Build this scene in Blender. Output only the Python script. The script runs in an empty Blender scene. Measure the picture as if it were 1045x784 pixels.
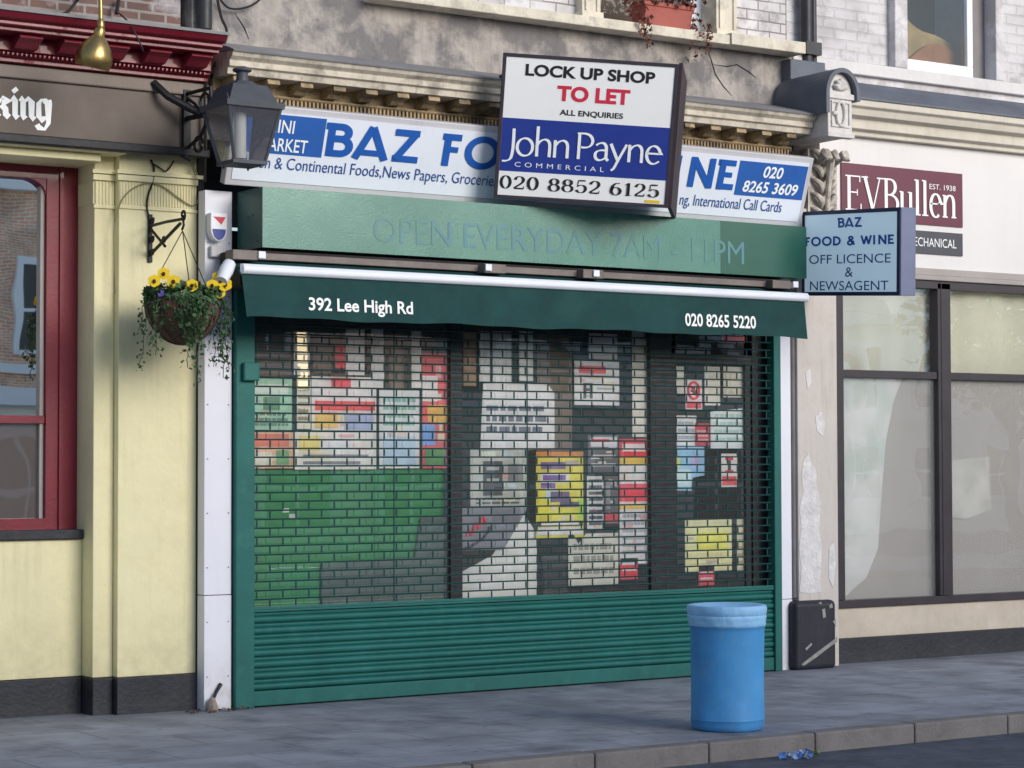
import bpy, bmesh, math, random
from mathutils import Vector, Matrix
sc = bpy.context.scene
COL = sc.collection
rnd = random.Random(7)
PI = math.pi

# ------------------------------------------------------------------ camera
F, PW, CX, CY = 2250.0, 1045.0, 522.5, 392.0
YAW, PITCH, ROLL = math.radians(33.4), math.radians(2.04), 0.0025
CAM = Vector((-18.6*math.sin(YAW), -18.6*math.cos(YAW), 1.95))
FWD = Vector((math.sin(YAW)*math.cos(PITCH), math.cos(YAW)*math.cos(PITCH), math.sin(PITCH)))
RGT = Vector((math.cos(YAW), -math.sin(YAW), 0.0))
UPV = RGT.cross(FWD)

def ray(px, py):
    a, b = px-CX, CY-py
    c, s = math.cos(ROLL), math.sin(ROLL)
    return FWD*F + RGT*(a*c+b*s) + UPV*(b*c-a*s)
def at(px, py, Y):                       # survey helper: photo point -> point on the wall plane y = Y
    d = ray(px, py)
    return CAM + d*((Y-CAM.y)/d.y)
def gr(px, py, Z):
    d = ray(px, py)
    return CAM + d*((Z-CAM.z)/d.z)

cam = bpy.data.objects.new('camera', bpy.data.cameras.new('camera'))
COL.objects.link(cam); sc.camera = cam
cam.data.sensor_width = 36; cam.data.lens = 36*F/PW; cam.data.clip_end = 2000
c_, s_ = math.cos(ROLL), math.sin(ROLL)
xr = RGT*c_ - UPV*s_; yr = UPV*c_ + RGT*s_
m = Matrix((xr, yr, -FWD)).transposed().to_4x4(); m.translation = CAM
cam.matrix_world = m

# ------------------------------------------------------------------ materials
def lin(c):
    c = c/255.0
    return c/12.92 if c <= .04045 else ((c+.055)/1.055)**2.4
def C(r, g, b, k=1.0):
    return tuple(min(.95, lin(v)*k) for v in (r, g, b))
MATS = {}
def mat(name, base, rough=.6, var=.12, vs=2.5, streak=0.0, dirt=(.05,.045,.04), bump=.08, bs=60, metal=0.0, spec=.4,
        grime=0.0, gz=.5, patch=0.0, pcol=None, ps=1.5, coat=0.0, pt=(.5, .62)):
    if name in MATS: return MATS[name]
    M = bpy.data.materials.new(name); M.use_nodes = True
    nt = M.node_tree; N = nt.nodes; L = nt.links
    b = N['Principled BSDF']
    b.inputs['Roughness'].default_value = rough; b.inputs['Metallic'].default_value = metal
    b.inputs['Specular IOR Level'].default_value = spec
    b.inputs['Coat Weight'].default_value = coat
    tc = N.new('ShaderNodeTexCoord')
    def noise(scale, detail=5, vec=None, r=.6):
        n = N.new('ShaderNodeTexNoise'); n.inputs['Scale'].default_value = scale
        n.inputs['Detail'].default_value = detail; n.inputs['Roughness'].default_value = r
        L.new(vec or tc.outputs['Object'], n.inputs['Vector']); return n.outputs['Fac']
    def ramp(fac, a, bb):
        r = N.new('ShaderNodeMapRange'); r.inputs['From Min'].default_value = a; r.inputs['From Max'].default_value = bb
        L.new(fac, r.inputs['Value']); return r.outputs['Result']
    def mix(fac, A, B):
        x = N.new('ShaderNodeMix'); x.data_type = 'RGBA'
        if isinstance(fac, float): x.inputs[0].default_value = fac
        else: L.new(fac, x.inputs[0])
        for v, i in ((A, 6), (B, 7)):
            if isinstance(v, tuple): x.inputs[i].default_value = (*v[:3], 1)
            else: L.new(v, x.inputs[i])
        return x.outputs[2]
    def mul(a, k):
        x = N.new('ShaderNodeMath'); x.operation = 'MULTIPLY'
        L.new(a, x.inputs[0])
        if isinstance(k, float): x.inputs[1].default_value = k
        else: L.new(k, x.inputs[1])
        return x.outputs[0]
    col = mix(ramp(noise(vs), .3, .7), tuple(v*(1-var) for v in base), tuple(min(1, v*(1+var)) for v in base))
    if patch:
        col = mix(mul(ramp(noise(ps, 8, r=.65), *pt), float(patch)), col, pcol)
    if streak:
        mp = N.new('ShaderNodeMapping'); mp.inputs['Scale'].default_value = (9, 9, .6); L.new(tc.outputs['Object'], mp.inputs['Vector'])
        col = mix(mul(mul(ramp(noise(1.6, 5, mp.outputs['Vector']), .5, .8), ramp(noise(1.3, 3), .35, .7)), float(streak)), col, tuple(dirt))
    if grime:
        g = N.new('ShaderNodeNewGeometry'); sx = N.new('ShaderNodeSeparateXYZ'); L.new(g.outputs['Position'], sx.inputs[0])
        col = mix(mul(mul(ramp(sx.outputs['Z'], gz, 0.04), ramp(noise(7, 6), .3, .65)), float(grime)), col, tuple(dirt))
    L.new(col, b.inputs['Base Color'])
    if bump:
        bp = N.new('ShaderNodeBump'); bp.inputs['Strength'].default_value = bump; bp.inputs['Distance'].default_value = .02
        L.new(noise(bs, 4), bp.inputs['Height']); L.new(bp.outputs[0], b.inputs['Normal'])
    rr = N.new('ShaderNodeMapRange'); rr.inputs['To Min'].default_value = max(.05, rough-.12); rr.inputs['To Max'].default_value = min(1, rough+.12)
    L.new(noise(vs*3), rr.inputs['Value']); L.new(rr.outputs[0], b.inputs['Roughness'])
    MATS[name] = M
    return M

def brickmat(name, c1, c2, mortar, bw, rh, ms=.01, patch=0.0, pcol=(.7,.7,.7), ps=2.0, bump=.5, plane='xz', off=.5, rough=.85, bias=0.0, stain=None):
    M = bpy.data.materials.new(name); M.use_nodes = True
    nt = M.node_tree; N = nt.nodes; L = nt.links; b = N['Principled BSDF']; b.inputs['Roughness'].default_value = rough
    tc = N.new('ShaderNodeTexCoord'); sx = N.new('ShaderNodeSeparateXYZ'); cb = N.new('ShaderNodeCombineXYZ')
    L.new(tc.outputs['Object'], sx.inputs[0]); L.new(sx.outputs['X'], cb.inputs[0]); L.new(sx.outputs['Z' if plane == 'xz' else 'Y'], cb.inputs[1])
    nz = N.new('ShaderNodeTexNoise'); nz.inputs['Scale'].default_value = 5; L.new(tc.outputs['Object'], nz.inputs['Vector'])
    vm = N.new('ShaderNodeVectorMath'); vm.operation = 'MULTIPLY_ADD'; L.new(nz.outputs['Color'], vm.inputs[0]); vm.inputs[1].default_value = (.012, .012, 0); L.new(cb.outputs[0], vm.inputs[2])
    br = N.new('ShaderNodeTexBrick'); L.new(vm.outputs[0], br.inputs['Vector'])
    br.inputs['Scale'].default_value = 1; br.inputs['Brick Width'].default_value = bw; br.inputs['Row Height'].default_value = rh
    br.inputs['Mortar Size'].default_value = ms; br.inputs['Mortar Smooth'].default_value = .2; br.inputs['Bias'].default_value = bias; br.offset = off
    br.inputs['Color1'].default_value = (*c1, 1); br.inputs['Color2'].default_value = (*c2, 1); br.inputs['Mortar'].default_value = (*mortar, 1)
    n2 = N.new('ShaderNodeTexNoise'); n2.inputs['Scale'].default_value = 2.2; n2.inputs['Detail'].default_value = 8; L.new(tc.outputs['Object'], n2.inputs['Vector'])
    mr = N.new('ShaderNodeMapRange'); mr.inputs['From Min'].default_value = .3; mr.inputs['From Max'].default_value = .7; mr.inputs['To Min'].default_value = .7; mr.inputs['To Max'].default_value = 1.2
    L.new(n2.outputs['Fac'], mr.inputs['Value'])
    v2 = N.new('ShaderNodeVectorMath'); v2.operation = 'SCALE'; L.new(br.outputs['Color'], v2.inputs[0]); L.new(mr.outputs[0], v2.inputs['Scale'])
    col = v2.outputs[0]
    for (amt, pc, scl, lo, hi) in ([(patch, pcol, ps, .48, .6)] if patch else []) + ([(stain[0], stain[1], stain[2], .52, .7)] if stain else []):
        n3 = N.new('ShaderNodeTexNoise'); n3.inputs['Scale'].default_value = scl; n3.inputs['Detail'].default_value = 9; n3.inputs['Roughness'].default_value = .65
        L.new(tc.outputs['Object'], n3.inputs['Vector'])
        m3 = N.new('ShaderNodeMapRange'); m3.inputs['From Min'].default_value = lo; m3.inputs['From Max'].default_value = hi; m3.inputs['To Max'].default_value = amt
        L.new(n3.outputs['Fac'], m3.inputs['Value'])
        x = N.new('ShaderNodeMix'); x.data_type = 'RGBA'; L.new(m3.outputs[0], x.inputs[0]); L.new(col, x.inputs[6]); x.inputs[7].default_value = (*pc, 1); col = x.outputs[2]
    if plane == 'xy':
        for scl, thr, pc in ((3.3, .075, (.06, .06, .065)), (2.1, .05, (.42, .42, .44)), (9, .06, (.08, .08, .085))):
            vo_ = N.new('ShaderNodeTexVoronoi'); vo_.inputs['Scale'].default_value = scl; L.new(tc.outputs['Object'], vo_.inputs['Vector'])
            lt = N.new('ShaderNodeMapRange'); lt.inputs['From Min'].default_value = thr; lt.inputs['From Max'].default_value = thr*.7; lt.inputs['To Max'].default_value = .55; L.new(vo_.outputs['Distance'], lt.inputs['Value'])
            x = N.new('ShaderNodeMix'); x.data_type = 'RGBA'; L.new(lt.outputs[0], x.inputs[0]); L.new(col, x.inputs[6]); x.inputs[7].default_value = (*pc, 1); col = x.outputs[2]
        g = N.new('ShaderNodeSeparateXYZ'); L.new(tc.outputs['Object'], g.inputs[0])          # dirt gathered along the foot of the walls
        lt = N.new('ShaderNodeMapRange'); lt.inputs['From Min'].default_value = -.45; lt.inputs['From Max'].default_value = .05; lt.inputs['To Max'].default_value = .5; L.new(g.outputs['Y'], lt.inputs['Value'])
        mm = N.new('ShaderNodeMath'); mm.operation = 'MULTIPLY'; L.new(lt.outputs[0], mm.inputs[0]); L.new(n2.outputs['Fac'], mm.inputs[1])
        x = N.new('ShaderNodeMix'); x.data_type = 'RGBA'; L.new(mm.outputs[0], x.inputs[0]); L.new(col, x.inputs[6]); x.inputs[7].default_value = (.06, .06, .065, 1); col = x.outputs[2]
    L.new(col, b.inputs['Base Color'])
    bp = N.new('ShaderNodeBump'); bp.inputs['Strength'].default_value = bump; bp.inputs['Distance'].default_value = .01
    ad = N.new('ShaderNodeMath'); ad.operation = 'MULTIPLY_ADD'; n4 = N.new('ShaderNodeTexNoise'); n4.inputs['Scale'].default_value = 40; L.new(tc.outputs['Object'], n4.inputs['Vector'])
    L.new(n4.outputs['Fac'], ad.inputs[0]); ad.inputs[1].default_value = .35
    iv = N.new('ShaderNodeMath'); iv.operation = 'SUBTRACT'; iv.inputs[0].default_value = 1; L.new(br.outputs['Fac'], iv.inputs[1]); L.new(iv.outputs[0], ad.inputs[2])
    L.new(ad.outputs[0], bp.inputs['Height']); L.new(bp.outputs[0], b.inputs['Normal'])
    return M

def glassmat(name, refl=.3, tint=(.85, .9, .88), frost=0.0, fcol=(.4, .42, .4), wav=.02):
    M = bpy.data.materials.new(name); M.use_nodes = True
    nt = M.node_tree; N = nt.nodes; L = nt.links; N.remove(N['Principled BSDF'])
    out = N['Material Output']
    tr = N.new('ShaderNodeBsdfTransparent'); tr.inputs[0].default_value = (*tint, 1)
    gl = N.new('ShaderNodeBsdfGlossy'); gl.inputs['Roughness'].default_value = .01; gl.inputs['Color'].default_value = (.95, .95, .95, 1)
    lw = N.new('ShaderNodeLayerWeight'); lw.inputs[0].default_value = .25
    mr = N.new('ShaderNodeMapRange'); mr.inputs['To Min'].default_value = refl; mr.inputs['To Max'].default_value = 1; L.new(lw.outputs['Fresnel'], mr.inputs['Value'])
    tc = N.new('ShaderNodeTexCoord'); nz = N.new('ShaderNodeTexNoise'); nz.inputs['Scale'].default_value = 1.6; nz.inputs['Detail'].default_value = 1
    L.new(tc.outputs['Object'], nz.inputs['Vector'])
    bp = N.new('ShaderNodeBump'); bp.inputs['Strength'].default_value = wav; bp.inputs['Distance'].default_value = .2; L.new(nz.outputs['Fac'], bp.inputs['Height']); L.new(bp.outputs[0], gl.inputs['Normal'])
    body = tr.outputs[0]
    if frost:
        df = N.new('ShaderNodeBsdfDiffuse')
        n2 = N.new('ShaderNodeTexNoise'); n2.inputs['Scale'].default_value = 1.1; n2.inputs['Detail'].default_value = 3; L.new(tc.outputs['Object'], n2.inputs['Vector'])
        mxc = N.new('ShaderNodeMix'); mxc.data_type = 'RGBA'; L.new(n2.outputs['Fac'], mxc.inputs[0])
        mxc.inputs[6].default_value = (*[v*.8 for v in fcol], 1); mxc.inputs[7].default_value = (*[v*1.2 for v in fcol], 1)
        L.new(mxc.outputs[2], df.inputs[0])
        mx = N.new('ShaderNodeMixShader'); mx.inputs[0].default_value = frost; L.new(tr.outputs[0], mx.inputs[1]); L.new(df.outputs[0], mx.inputs[2]); body = mx.outputs[0]
    ms = N.new('ShaderNodeMixShader'); L.new(mr.outputs[0], ms.inputs[0]); L.new(body, ms.inputs[1]); L.new(gl.outputs[0], ms.inputs[2])
    L.new(ms.outputs[0], out.inputs[0]); MATS[name] = M
    return M

K = 1.15
M_yellow = mat('cream_yellow_paint', C(222, 213, 172, K), .6, .07, 1.6, streak=.38, dirt=C(160, 150, 114), bump=.2, bs=18, grime=.5, gz=.9, patch=.25, pcol=C(206, 194, 146, K), ps=4, pt=(.52, .66))
M_black  = mat('black_plinth_paint', C(44, 45, 52), .55, .25, 4, streak=.2, dirt=C(85, 84, 84), bump=.3, bs=30, grime=.3, gz=.2)
M_red    = mat('oxblood_red_paint', C(124, 28, 46), .4, .12, 2, streak=.45, dirt=C(70, 22, 34), bump=.1, bs=40, coat=.2)
M_redw   = mat('worn_red_paint', C(132, 36, 54), .45, .15, 3, streak=.2, dirt=C(205, 150, 150), bump=.1)
M_brown  = mat('brown_fascia_paint', C(98, 86, 78), .55, .08, 1.5, streak=.3, dirt=C(70, 62, 58), bump=.06)
M_brownl = mat('faded_brown_paint', C(128, 116, 108), .6, .12, 2, streak=.4, dirt=C(75, 66, 60))
M_iron   = mat('black_iron', C(38, 38, 42), .5, .2, 6, bump=.2, bs=80, metal=.2)
M_lead   = mat('lead_sheet', C(138, 136, 138), .7, .14, 2, streak=.35, dirt=C(70, 72, 80), bump=.25, bs=12)
M_leadd  = mat('dark_lead', C(98, 103, 115), .55, .15, 2.5, streak=.4, dirt=C(62, 64, 74), bump=.4, bs=9)
M_white  = mat('white_board_paint', C(222, 221, 230, K), .5, .03, 1.5, streak=.12, dirt=C(160, 155, 150), bump=.05, grime=.55, gz=.55)
M_upvc   = mat('white_upvc', C(226, 228, 236, K), .3, .02)
M_stucco = mat('weathered_stucco', C(160, 153, 147, K), .85, .24, 4, streak=.85, dirt=C(78, 77, 82), bump=.8, bs=16, patch=.75, pcol=C(100, 98, 103), ps=1.9, pt=(.46, .57))
M_stone  = mat('sooty_stone', C(198, 188, 172, K), .8, .14, 5, patch=.6, pcol=C(128, 120, 112), ps=3.5, streak=.8, dirt=C(84, 78, 74), bump=.35, bs=20)
M_stone2 = mat('ochre_stone', C(166, 146, 116, K), .8, .25, 5, streak=.7, dirt=C(54, 46, 40), bump=.3, bs=25, patch=.7, pcol=C(90, 80, 70), ps=4)
M_cream  = mat('cream_stone_sill', C(206, 198, 182, K), .75, .14, 4, patch=.45, pcol=C(150, 142, 132), ps=5, streak=.6, dirt=C(120, 110, 100), bump=.25, bs=22)
M_pil    = mat('pale_pilaster_paint', C(196, 188, 182, K), .65, .07, 1.5, patch=.4, pcol=C(176, 164, 154, K), ps=3, streak=.55, dirt=C(150, 138, 130), bump=.15, bs=20)
M_peel   = mat('bare_plaster_patch', C(212, 208, 208, K), .9, .14, 9, bump=.8, bs=30, streak=.4, dirt=C(150, 130, 118))
M_evup   = mat('pale_grey_stucco', C(206, 203, 206, K), .85, .1, 3, streak=.55, dirt=C(140, 136, 138), bump=.9, bs=16, patch=.6, pcol=C(172, 167, 167), ps=2.4, pt=(.47, .6))
M_evc    = mat('beige_cornice_paint', C(200, 193, 180, K), .7, .08, 3, streak=.6, dirt=C(150, 138, 120), bump=.15)
M_evf    = mat('warm_white_fascia', C(216, 212, 211, K), .5, .04, .8, streak=.3, dirt=C(190, 184, 180), bump=.04)
M_frame  = mat('dark_window_frame', C(60, 54, 60), .4, .15, 3)
M_mold   = mat('grey_moulding', C(160, 152, 148, K), .6, .1, 3, streak=.3, dirt=C(90, 84, 80))
M_riser  = mat('beige_stallriser', C(196, 184, 168, K), .7, .08, 2, streak=.35, dirt=C(140, 124, 108), grime=.3, gz=.9, bump=.25, bs=18)
M_green  = mat('shutter_green_paint', C(36, 106, 100), .5, .14, 1.8, patch=.35, pcol=C(70, 128, 120), ps=6, pt=(.55, .7), streak=.4, dirt=C(30, 76, 74), grime=.4, gz=.5, spec=.3)
M_latt   = mat('dull_lattice_green', C(24, 66, 66), .6, .15, 2, spec=.25, bump=0)
M_hood   = mat('glare_green_paint', C(90, 142, 128), .28, .14, 1.6, spec=.5, streak=.25, dirt=C(60, 104, 92), patch=.7, pcol=C(50, 116, 102), ps=.5, pt=(.42, .6))  # pale green carries the glare reflected on the hood front
M_hoodr  = mat('glareless_green_paint', C(14, 88, 72), .35, .1, 1.4, spec=.5)
M_hoodd  = mat('deep_green_paint', C(30, 88, 82), .4, .08, 2)
M_awn    = mat('bottle_green_canvas', C(18, 64, 64), .8, .16, 4, patch=.3, pcol=C(44, 92, 88), ps=3, pt=(.5, .66), streak=.5, dirt=C(30, 52, 50), bump=.25, bs=180)
M_awnbar = mat('white_awning_bar', C(224, 226, 234, K), .35, .04, 3)
M_gap    = mat('dark_recess', C(40, 36, 38), .8, .2, 3)
M_mech   = mat('dusty_mechanism_metal', C(120, 110, 106), .55, .2, 5, metal=.2)
M_signw  = mat('white_sign_face', C(220, 224, 236, K), .3, .03, .9, streak=.2, dirt=C(170, 170, 178), bump=.0, spec=.5)
M_signb  = mat('pale_board_face', C(226, 234, 250, 1.25), .35, .02, .9, bump=0)
M_signf  = mat('pale_sign_frame', C(190, 188, 192, K), .4, .06, 2, streak=.25, dirt=C(130, 126, 124))
M_blue   = mat('sign_blue', C(46, 98, 178), .4, .05, 3, bump=0)
M_blue2  = mat('letter_blue', C(34, 92, 178), .4, .05, 3, bump=0)
M_sblue  = mat('script_blue', C(52, 84, 150), .45, .04, 3, bump=0)
M_navy   = mat('agent_navy', C(42, 62, 148), .35, .03, 2, bump=0)
M_red2   = mat('sign_red', C(214, 48, 76), .4, .05, 2, bump=0)
M_ink    = mat('black_ink', C(34, 34, 42), .45, .05, 2, bump=0)
M_txtw   = mat('white_lettering', C(232, 234, 240, K), .45, .03, 3, bump=0)
M_bwood  = mat('dark_board_frame', C(58, 50, 62), .6, .2, 5)
M_backw  = mat('board_back', C(66, 54, 58), .7, .25, 3)
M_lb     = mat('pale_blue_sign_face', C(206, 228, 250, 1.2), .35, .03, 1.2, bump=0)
M_navyf  = mat('navy_sign_frame', C(40, 48, 84), .45, .1, 3)
M_edge   = mat('blue_grey_sign_edge', C(122, 128, 156), .4, .1, 2.5, streak=.3, dirt=C(90, 96, 130))
M_fadeb  = mat('faded_blue_lettering', C(88, 136, 152), .4, .1, 3, patch=.9, pcol=C(86, 138, 126), ps=2.2, pt=(.4, .56), bump=0)
M_maroon = mat('maroon_panel', C(108, 52, 70), .35, .04, 2, bump=0)
M_slate  = mat('slate_panel', C(78, 78, 86), .35, .04, 2, bump=0)
M_brass  = mat('tarnished_brass', C(170, 144, 92), .32, .25, 6, metal=.9, streak=.5, dirt=C(96, 88, 60))
M_lant   = mat('weathered_lantern_metal', C(72, 76, 84), .55, .15, 5, streak=.3, dirt=C(44, 46, 52), bump=.15)
M_lamp   = mat('opal_lamp_tube', C(240, 226, 212, 1.3), .5, .05)
M_coir   = mat('coir_liner', C(96, 70, 58), .95, .3, 14, bump=.9, bs=70)
M_bin    = mat('blue_bin_plastic', C(72, 146, 204, 1.15), .62, .12, 3, streak=.45, dirt=C(50, 104, 166), patch=.5, pcol=C(106, 162, 206), ps=7, pt=(.54, .68), bump=.15, bs=12, grime=.5, gz=.3)
M_bag    = mat('pale_blue_liner', C(146, 196, 240, 1.1), .5, .08, 6, bump=.5, bs=14)
M_terra  = mat('faded_terracotta', C(168, 92, 82), .7, .15, 4)
M_leaf   = mat('ivy_leaf', C(54, 80, 50), .55, .35, 20, bump=0)
M_leaf2  = mat('pansy_leaf', C(66, 104, 56), .55, .3, 20, bump=0)
M_dead   = mat('dry_red_foliage', C(118, 72, 62), .8, .4, 20, bump=0)
M_petal  = mat('yellow_petal', C(244, 206, 28), .5, .08, 20, bump=0)
M_eye    = mat('dark_petal', C(70, 28, 20), .6, .1, 20, bump=0)
M_purple = mat('violet_petal', C(84, 70, 150), .6, .1, 20, bump=0)
M_cable  = mat('black_cable', C(40, 38, 38), .6, .1, 5, bump=0)
M_pipe   = mat('black_pipe', C(52, 52, 58), .45, .2, 4, streak=.3, dirt=C(90, 88, 88))
M_gpipe  = mat('grey_pipe', C(128, 122, 124), .55, .15, 4, streak=.5, dirt=C(80, 72, 70))
M_inner  = mat('dim_interior', C(120, 108, 98), .9, .15, 1, bump=0)
M_inner2 = mat('dim_grey_interior', C(60, 60, 62), .9, .2, 1.5, bump=0)
M_aluframe = mat('dark_shopfront_frame', C(52, 52, 56), .45, .15, 4)
M_kerb   = mat('kerb_granite', C(132, 127, 125), .85, .16, 3, bump=.4, bs=50, patch=.5, pcol=C(104, 98, 96), ps=2.5)
M_glass  = glassmat('shop_glass', .16, (1, 1, 1), frost=.08, fcol=C(236, 234, 230), wav=.004)  # thin white film imitates the haze of reflections in the glass
M_pubg   = glassmat('pub_glass', .95, (.5, .5, .5), wav=.006)
M_pubf   = glassmat('pub_frosted_glass', .14, frost=.85, fcol=C(112, 104, 102))
M_evg    = glassmat('upper_office_glass', .34, (1, 1, 1), wav=.012)
M_evl    = glassmat('frosted_office_glass', .15, tint=(1, 1, 1), frost=.32, fcol=C(190, 195, 190), wav=.012)
M_upg    = glassmat('upstairs_glass', .08, (.85, .85, .85), wav=.004)
M_lglass = glassmat('lantern_glass', .08, (.86, .87, .9), frost=.22, fcol=C(140, 142, 152))

_b = M_lb.node_tree.nodes['Principled BSDF']; _b.inputs['Emission Color'].default_value = (.6, .78, 1, 1); _b.inputs['Emission Strength'].default_value = .26  # glow added to brighten the sign face, which gets no sun
# ------------------------------------------------------------------ mesh builder
class MB:
    def __init__(s): s.v = []; s.f = []; s.mi = []; s.sm = []
    def add(s, vs, fs, mi=0, smooth=False):
        n = len(s.v); s.v += [tuple(v) for v in vs]
        for f in fs: s.f.append(tuple(i+n for i in f)); s.mi.append(mi); s.sm.append(smooth)
        return s
    def box(s, x0, x1, y0, y1, z0, z1, mi=0):
        v = [(x, y, z) for x in (x0, x1) for y in (y0, y1) for z in (z0, z1)]
        return s.add(v, [(0,1,3,2),(4,6,7,5),(0,4,5,1),(2,3,7,6),(0,2,6,4),(1,5,7,3)], mi)
    def obox(s, o, ax, ay, az, mi=0):          # box from a corner and three edge vectors
        o = Vector(o); v = [o+ax*i+ay*j+az*k for i in (0,1) for j in (0,1) for k in (0,1)]
        return s.add(v, [(0,1,3,2),(4,6,7,5),(0,4,5,1),(2,3,7,6),(0,2,6,4),(1,5,7,3)], mi)
    def quad(s, a, b, c, d, mi=0): return s.add([a, b, c, d], [(0,1,2,3)], mi)
    def extr(s, prof, x0, x1, mi=0):           # (y,z) profile swept along x
        n = len(prof)
        v = [(x0, p[0], p[1]) for p in prof] + [(x1, p[0], p[1]) for p in prof]
        f = [(i, (i+1) % n, n+(i+1) % n, n+i) for i in range(n)] + [tuple(range(n-1, -1, -1)), tuple(range(n, 2*n))]
        return s.add(v, f, mi)
    def poly(s, pts, depth, mi=0):             # pts = 3D loop, depth = Vector thickness
        n = len(pts); v = [Vector(p) for p in pts] + [Vector(p)+depth for p in pts]
        f = [tuple(range(n)), tuple(range(2*n-1, n-1, -1))] + [(i, n+i, n+(i+1) % n, (i+1) % n) for i in range(n)]
        return s.add(v, f, mi)
    def lathe(s, c, prof, n=40, mi=0, wob=None):
        v = []; f = []
        for (r, z) in prof:
            for i in range(n):
                a = 2*PI*i/n; rr = r*(1+(wob(a, z) if wob else 0))
                v.append((c[0]+rr*math.cos(a), c[1]+rr*math.sin(a), c[2]+z))
        for k in range(len(prof)-1):
            for i in range(n):
                j = (i+1) % n; f.append((k*n+i, k*n+j, (k+1)*n+j, (k+1)*n+i))
        return s.add(v, f, mi, True)
    def tube(s, pts, r, n=8, mi=0, cap=True):
        pts = [Vector(p) for p in pts]; m_ = len(pts); v = []; f = []
        rs = r if isinstance(r, (list, tuple)) else [r]*m_
        up = Vector((0, 0, 1)); prev = None
        for k, p in enumerate(pts):
            t = (pts[min(k+1, m_-1)]-pts[max(k-1, 0)]).normalized()
            a = (prev - t*prev.dot(t)) if prev else (t.cross(up) if abs(t.z) < .95 else t.cross(Vector((1, 0, 0))))
            a.normalize(); prev = a; b = t.cross(a)
            for i in range(n):
                an = 2*PI*i/n; v.append(p+(a*math.cos(an)+b*math.sin(an))*rs[k])
        for k in range(m_-1):
            for i in range(n):
                j = (i+1) % n; f.append((k*n+i, k*n+j, (k+1)*n+j, (k+1)*n+i))
        if cap: f += [tuple(range(n-1, -1, -1)), tuple(range((m_-1)*n, m_*n))]
        return s.add(v, f, mi, True)
    def build(s, name, mats, parent=None, bevel=0, seg=2, **kw):
        me = bpy.data.meshes.new(name); me.from_pydata(s.v, [], s.f)
        for mm in (mats if isinstance(mats, (list, tuple)) else [mats]): me.materials.append(mm)
        me.polygons.foreach_set('material_index', s.mi); me.polygons.foreach_set('use_smooth', s.sm)
        bm = bmesh.new(); bm.from_mesh(me); bmesh.ops.recalc_face_normals(bm, faces=bm.faces); bm.to_mesh(me); bm.free(); me.update()
        o = bpy.data.objects.new(name, me); COL.objects.link(o)
        if bevel:
            b = o.modifiers.new('bevel', 'BEVEL'); b.width = bevel; b.segments = seg; b.limit_method = 'ANGLE'
        if any(s.sm):
            try: me.set_sharp_from_angle(angle=math.radians(40))
            except Exception: pass
        if parent:
            o.parent = parent; o.matrix_parent_inverse = Matrix.Translation(-parent.location)
        tag(o, **kw)
        return o
def tag(o, label=None, cat=None, group=None, kind=None):
    if label: o['label'] = label
    if cat: o['category'] = cat
    if group: o['group'] = group
    if kind: o['kind'] = kind
    return o
def thing(name, loc, label, cat, group=None):
    o = bpy.data.objects.new(name, None); COL.objects.link(o); o.location = loc; o.empty_display_size = .2
    return tag(o, label, cat, group)
def rectpx(tl, br, Y):
    a, b = at(*tl, Y), at(*br, Y)
    return a.x, b.x, b.z, a.z                  # x0,x1,z0,z1

# ------------------------------------------------------------------ lettering
class Plane:
    def __init__(s, o, A, U): s.o = Vector(o); s.A = Vector(A).normalized(); s.U = Vector(U).normalized(); s.N = s.A.cross(s.U)
    def uv(s, px, py):
        d = ray(px, py); t = (s.o-CAM).dot(s.N)/d.dot(s.N); p = CAM+d*t-s.o
        return p.dot(s.A), p.dot(s.U)
    def p(s, u, v, n=0.0): return s.o+s.A*u+s.U*v+s.N*n
def wallplane(Y): return Plane((0, Y, 0), (1, 0, 0), (0, 0, 1))

def font_mesh(body, bold=0.0, spacing=1.0, shear=0.0):
    cu = bpy.data.curves.new('t', 'FONT'); cu.body = body; cu.offset = bold; cu.space_character = spacing; cu.shear = shear
    cu.resolution_u = 4; cu.size = 1
    o = bpy.data.objects.new('t', cu); COL.objects.link(o)
    dg = bpy.context.evaluated_depsgraph_get(); me = bpy.data.meshes.new_from_object(o.evaluated_get(dg))
    v = [(p.co.x, p.co.y) for p in me.vertices]; f = [tuple(p.vertices) for p in me.polygons]
    bpy.data.objects.remove(o); bpy.data.curves.remove(cu); bpy.data.meshes.remove(me)
    return v, f
_h = font_mesh('H')[0]; CAPH = max(p[1] for p in _h)
def sans(body, bold=0.0, spacing=1.0, shear=0.0):
    v, f = font_mesh(body, bold, spacing, shear)
    return [(x/CAPH, y/CAPH, 0.0) for x, y in v], f

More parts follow.
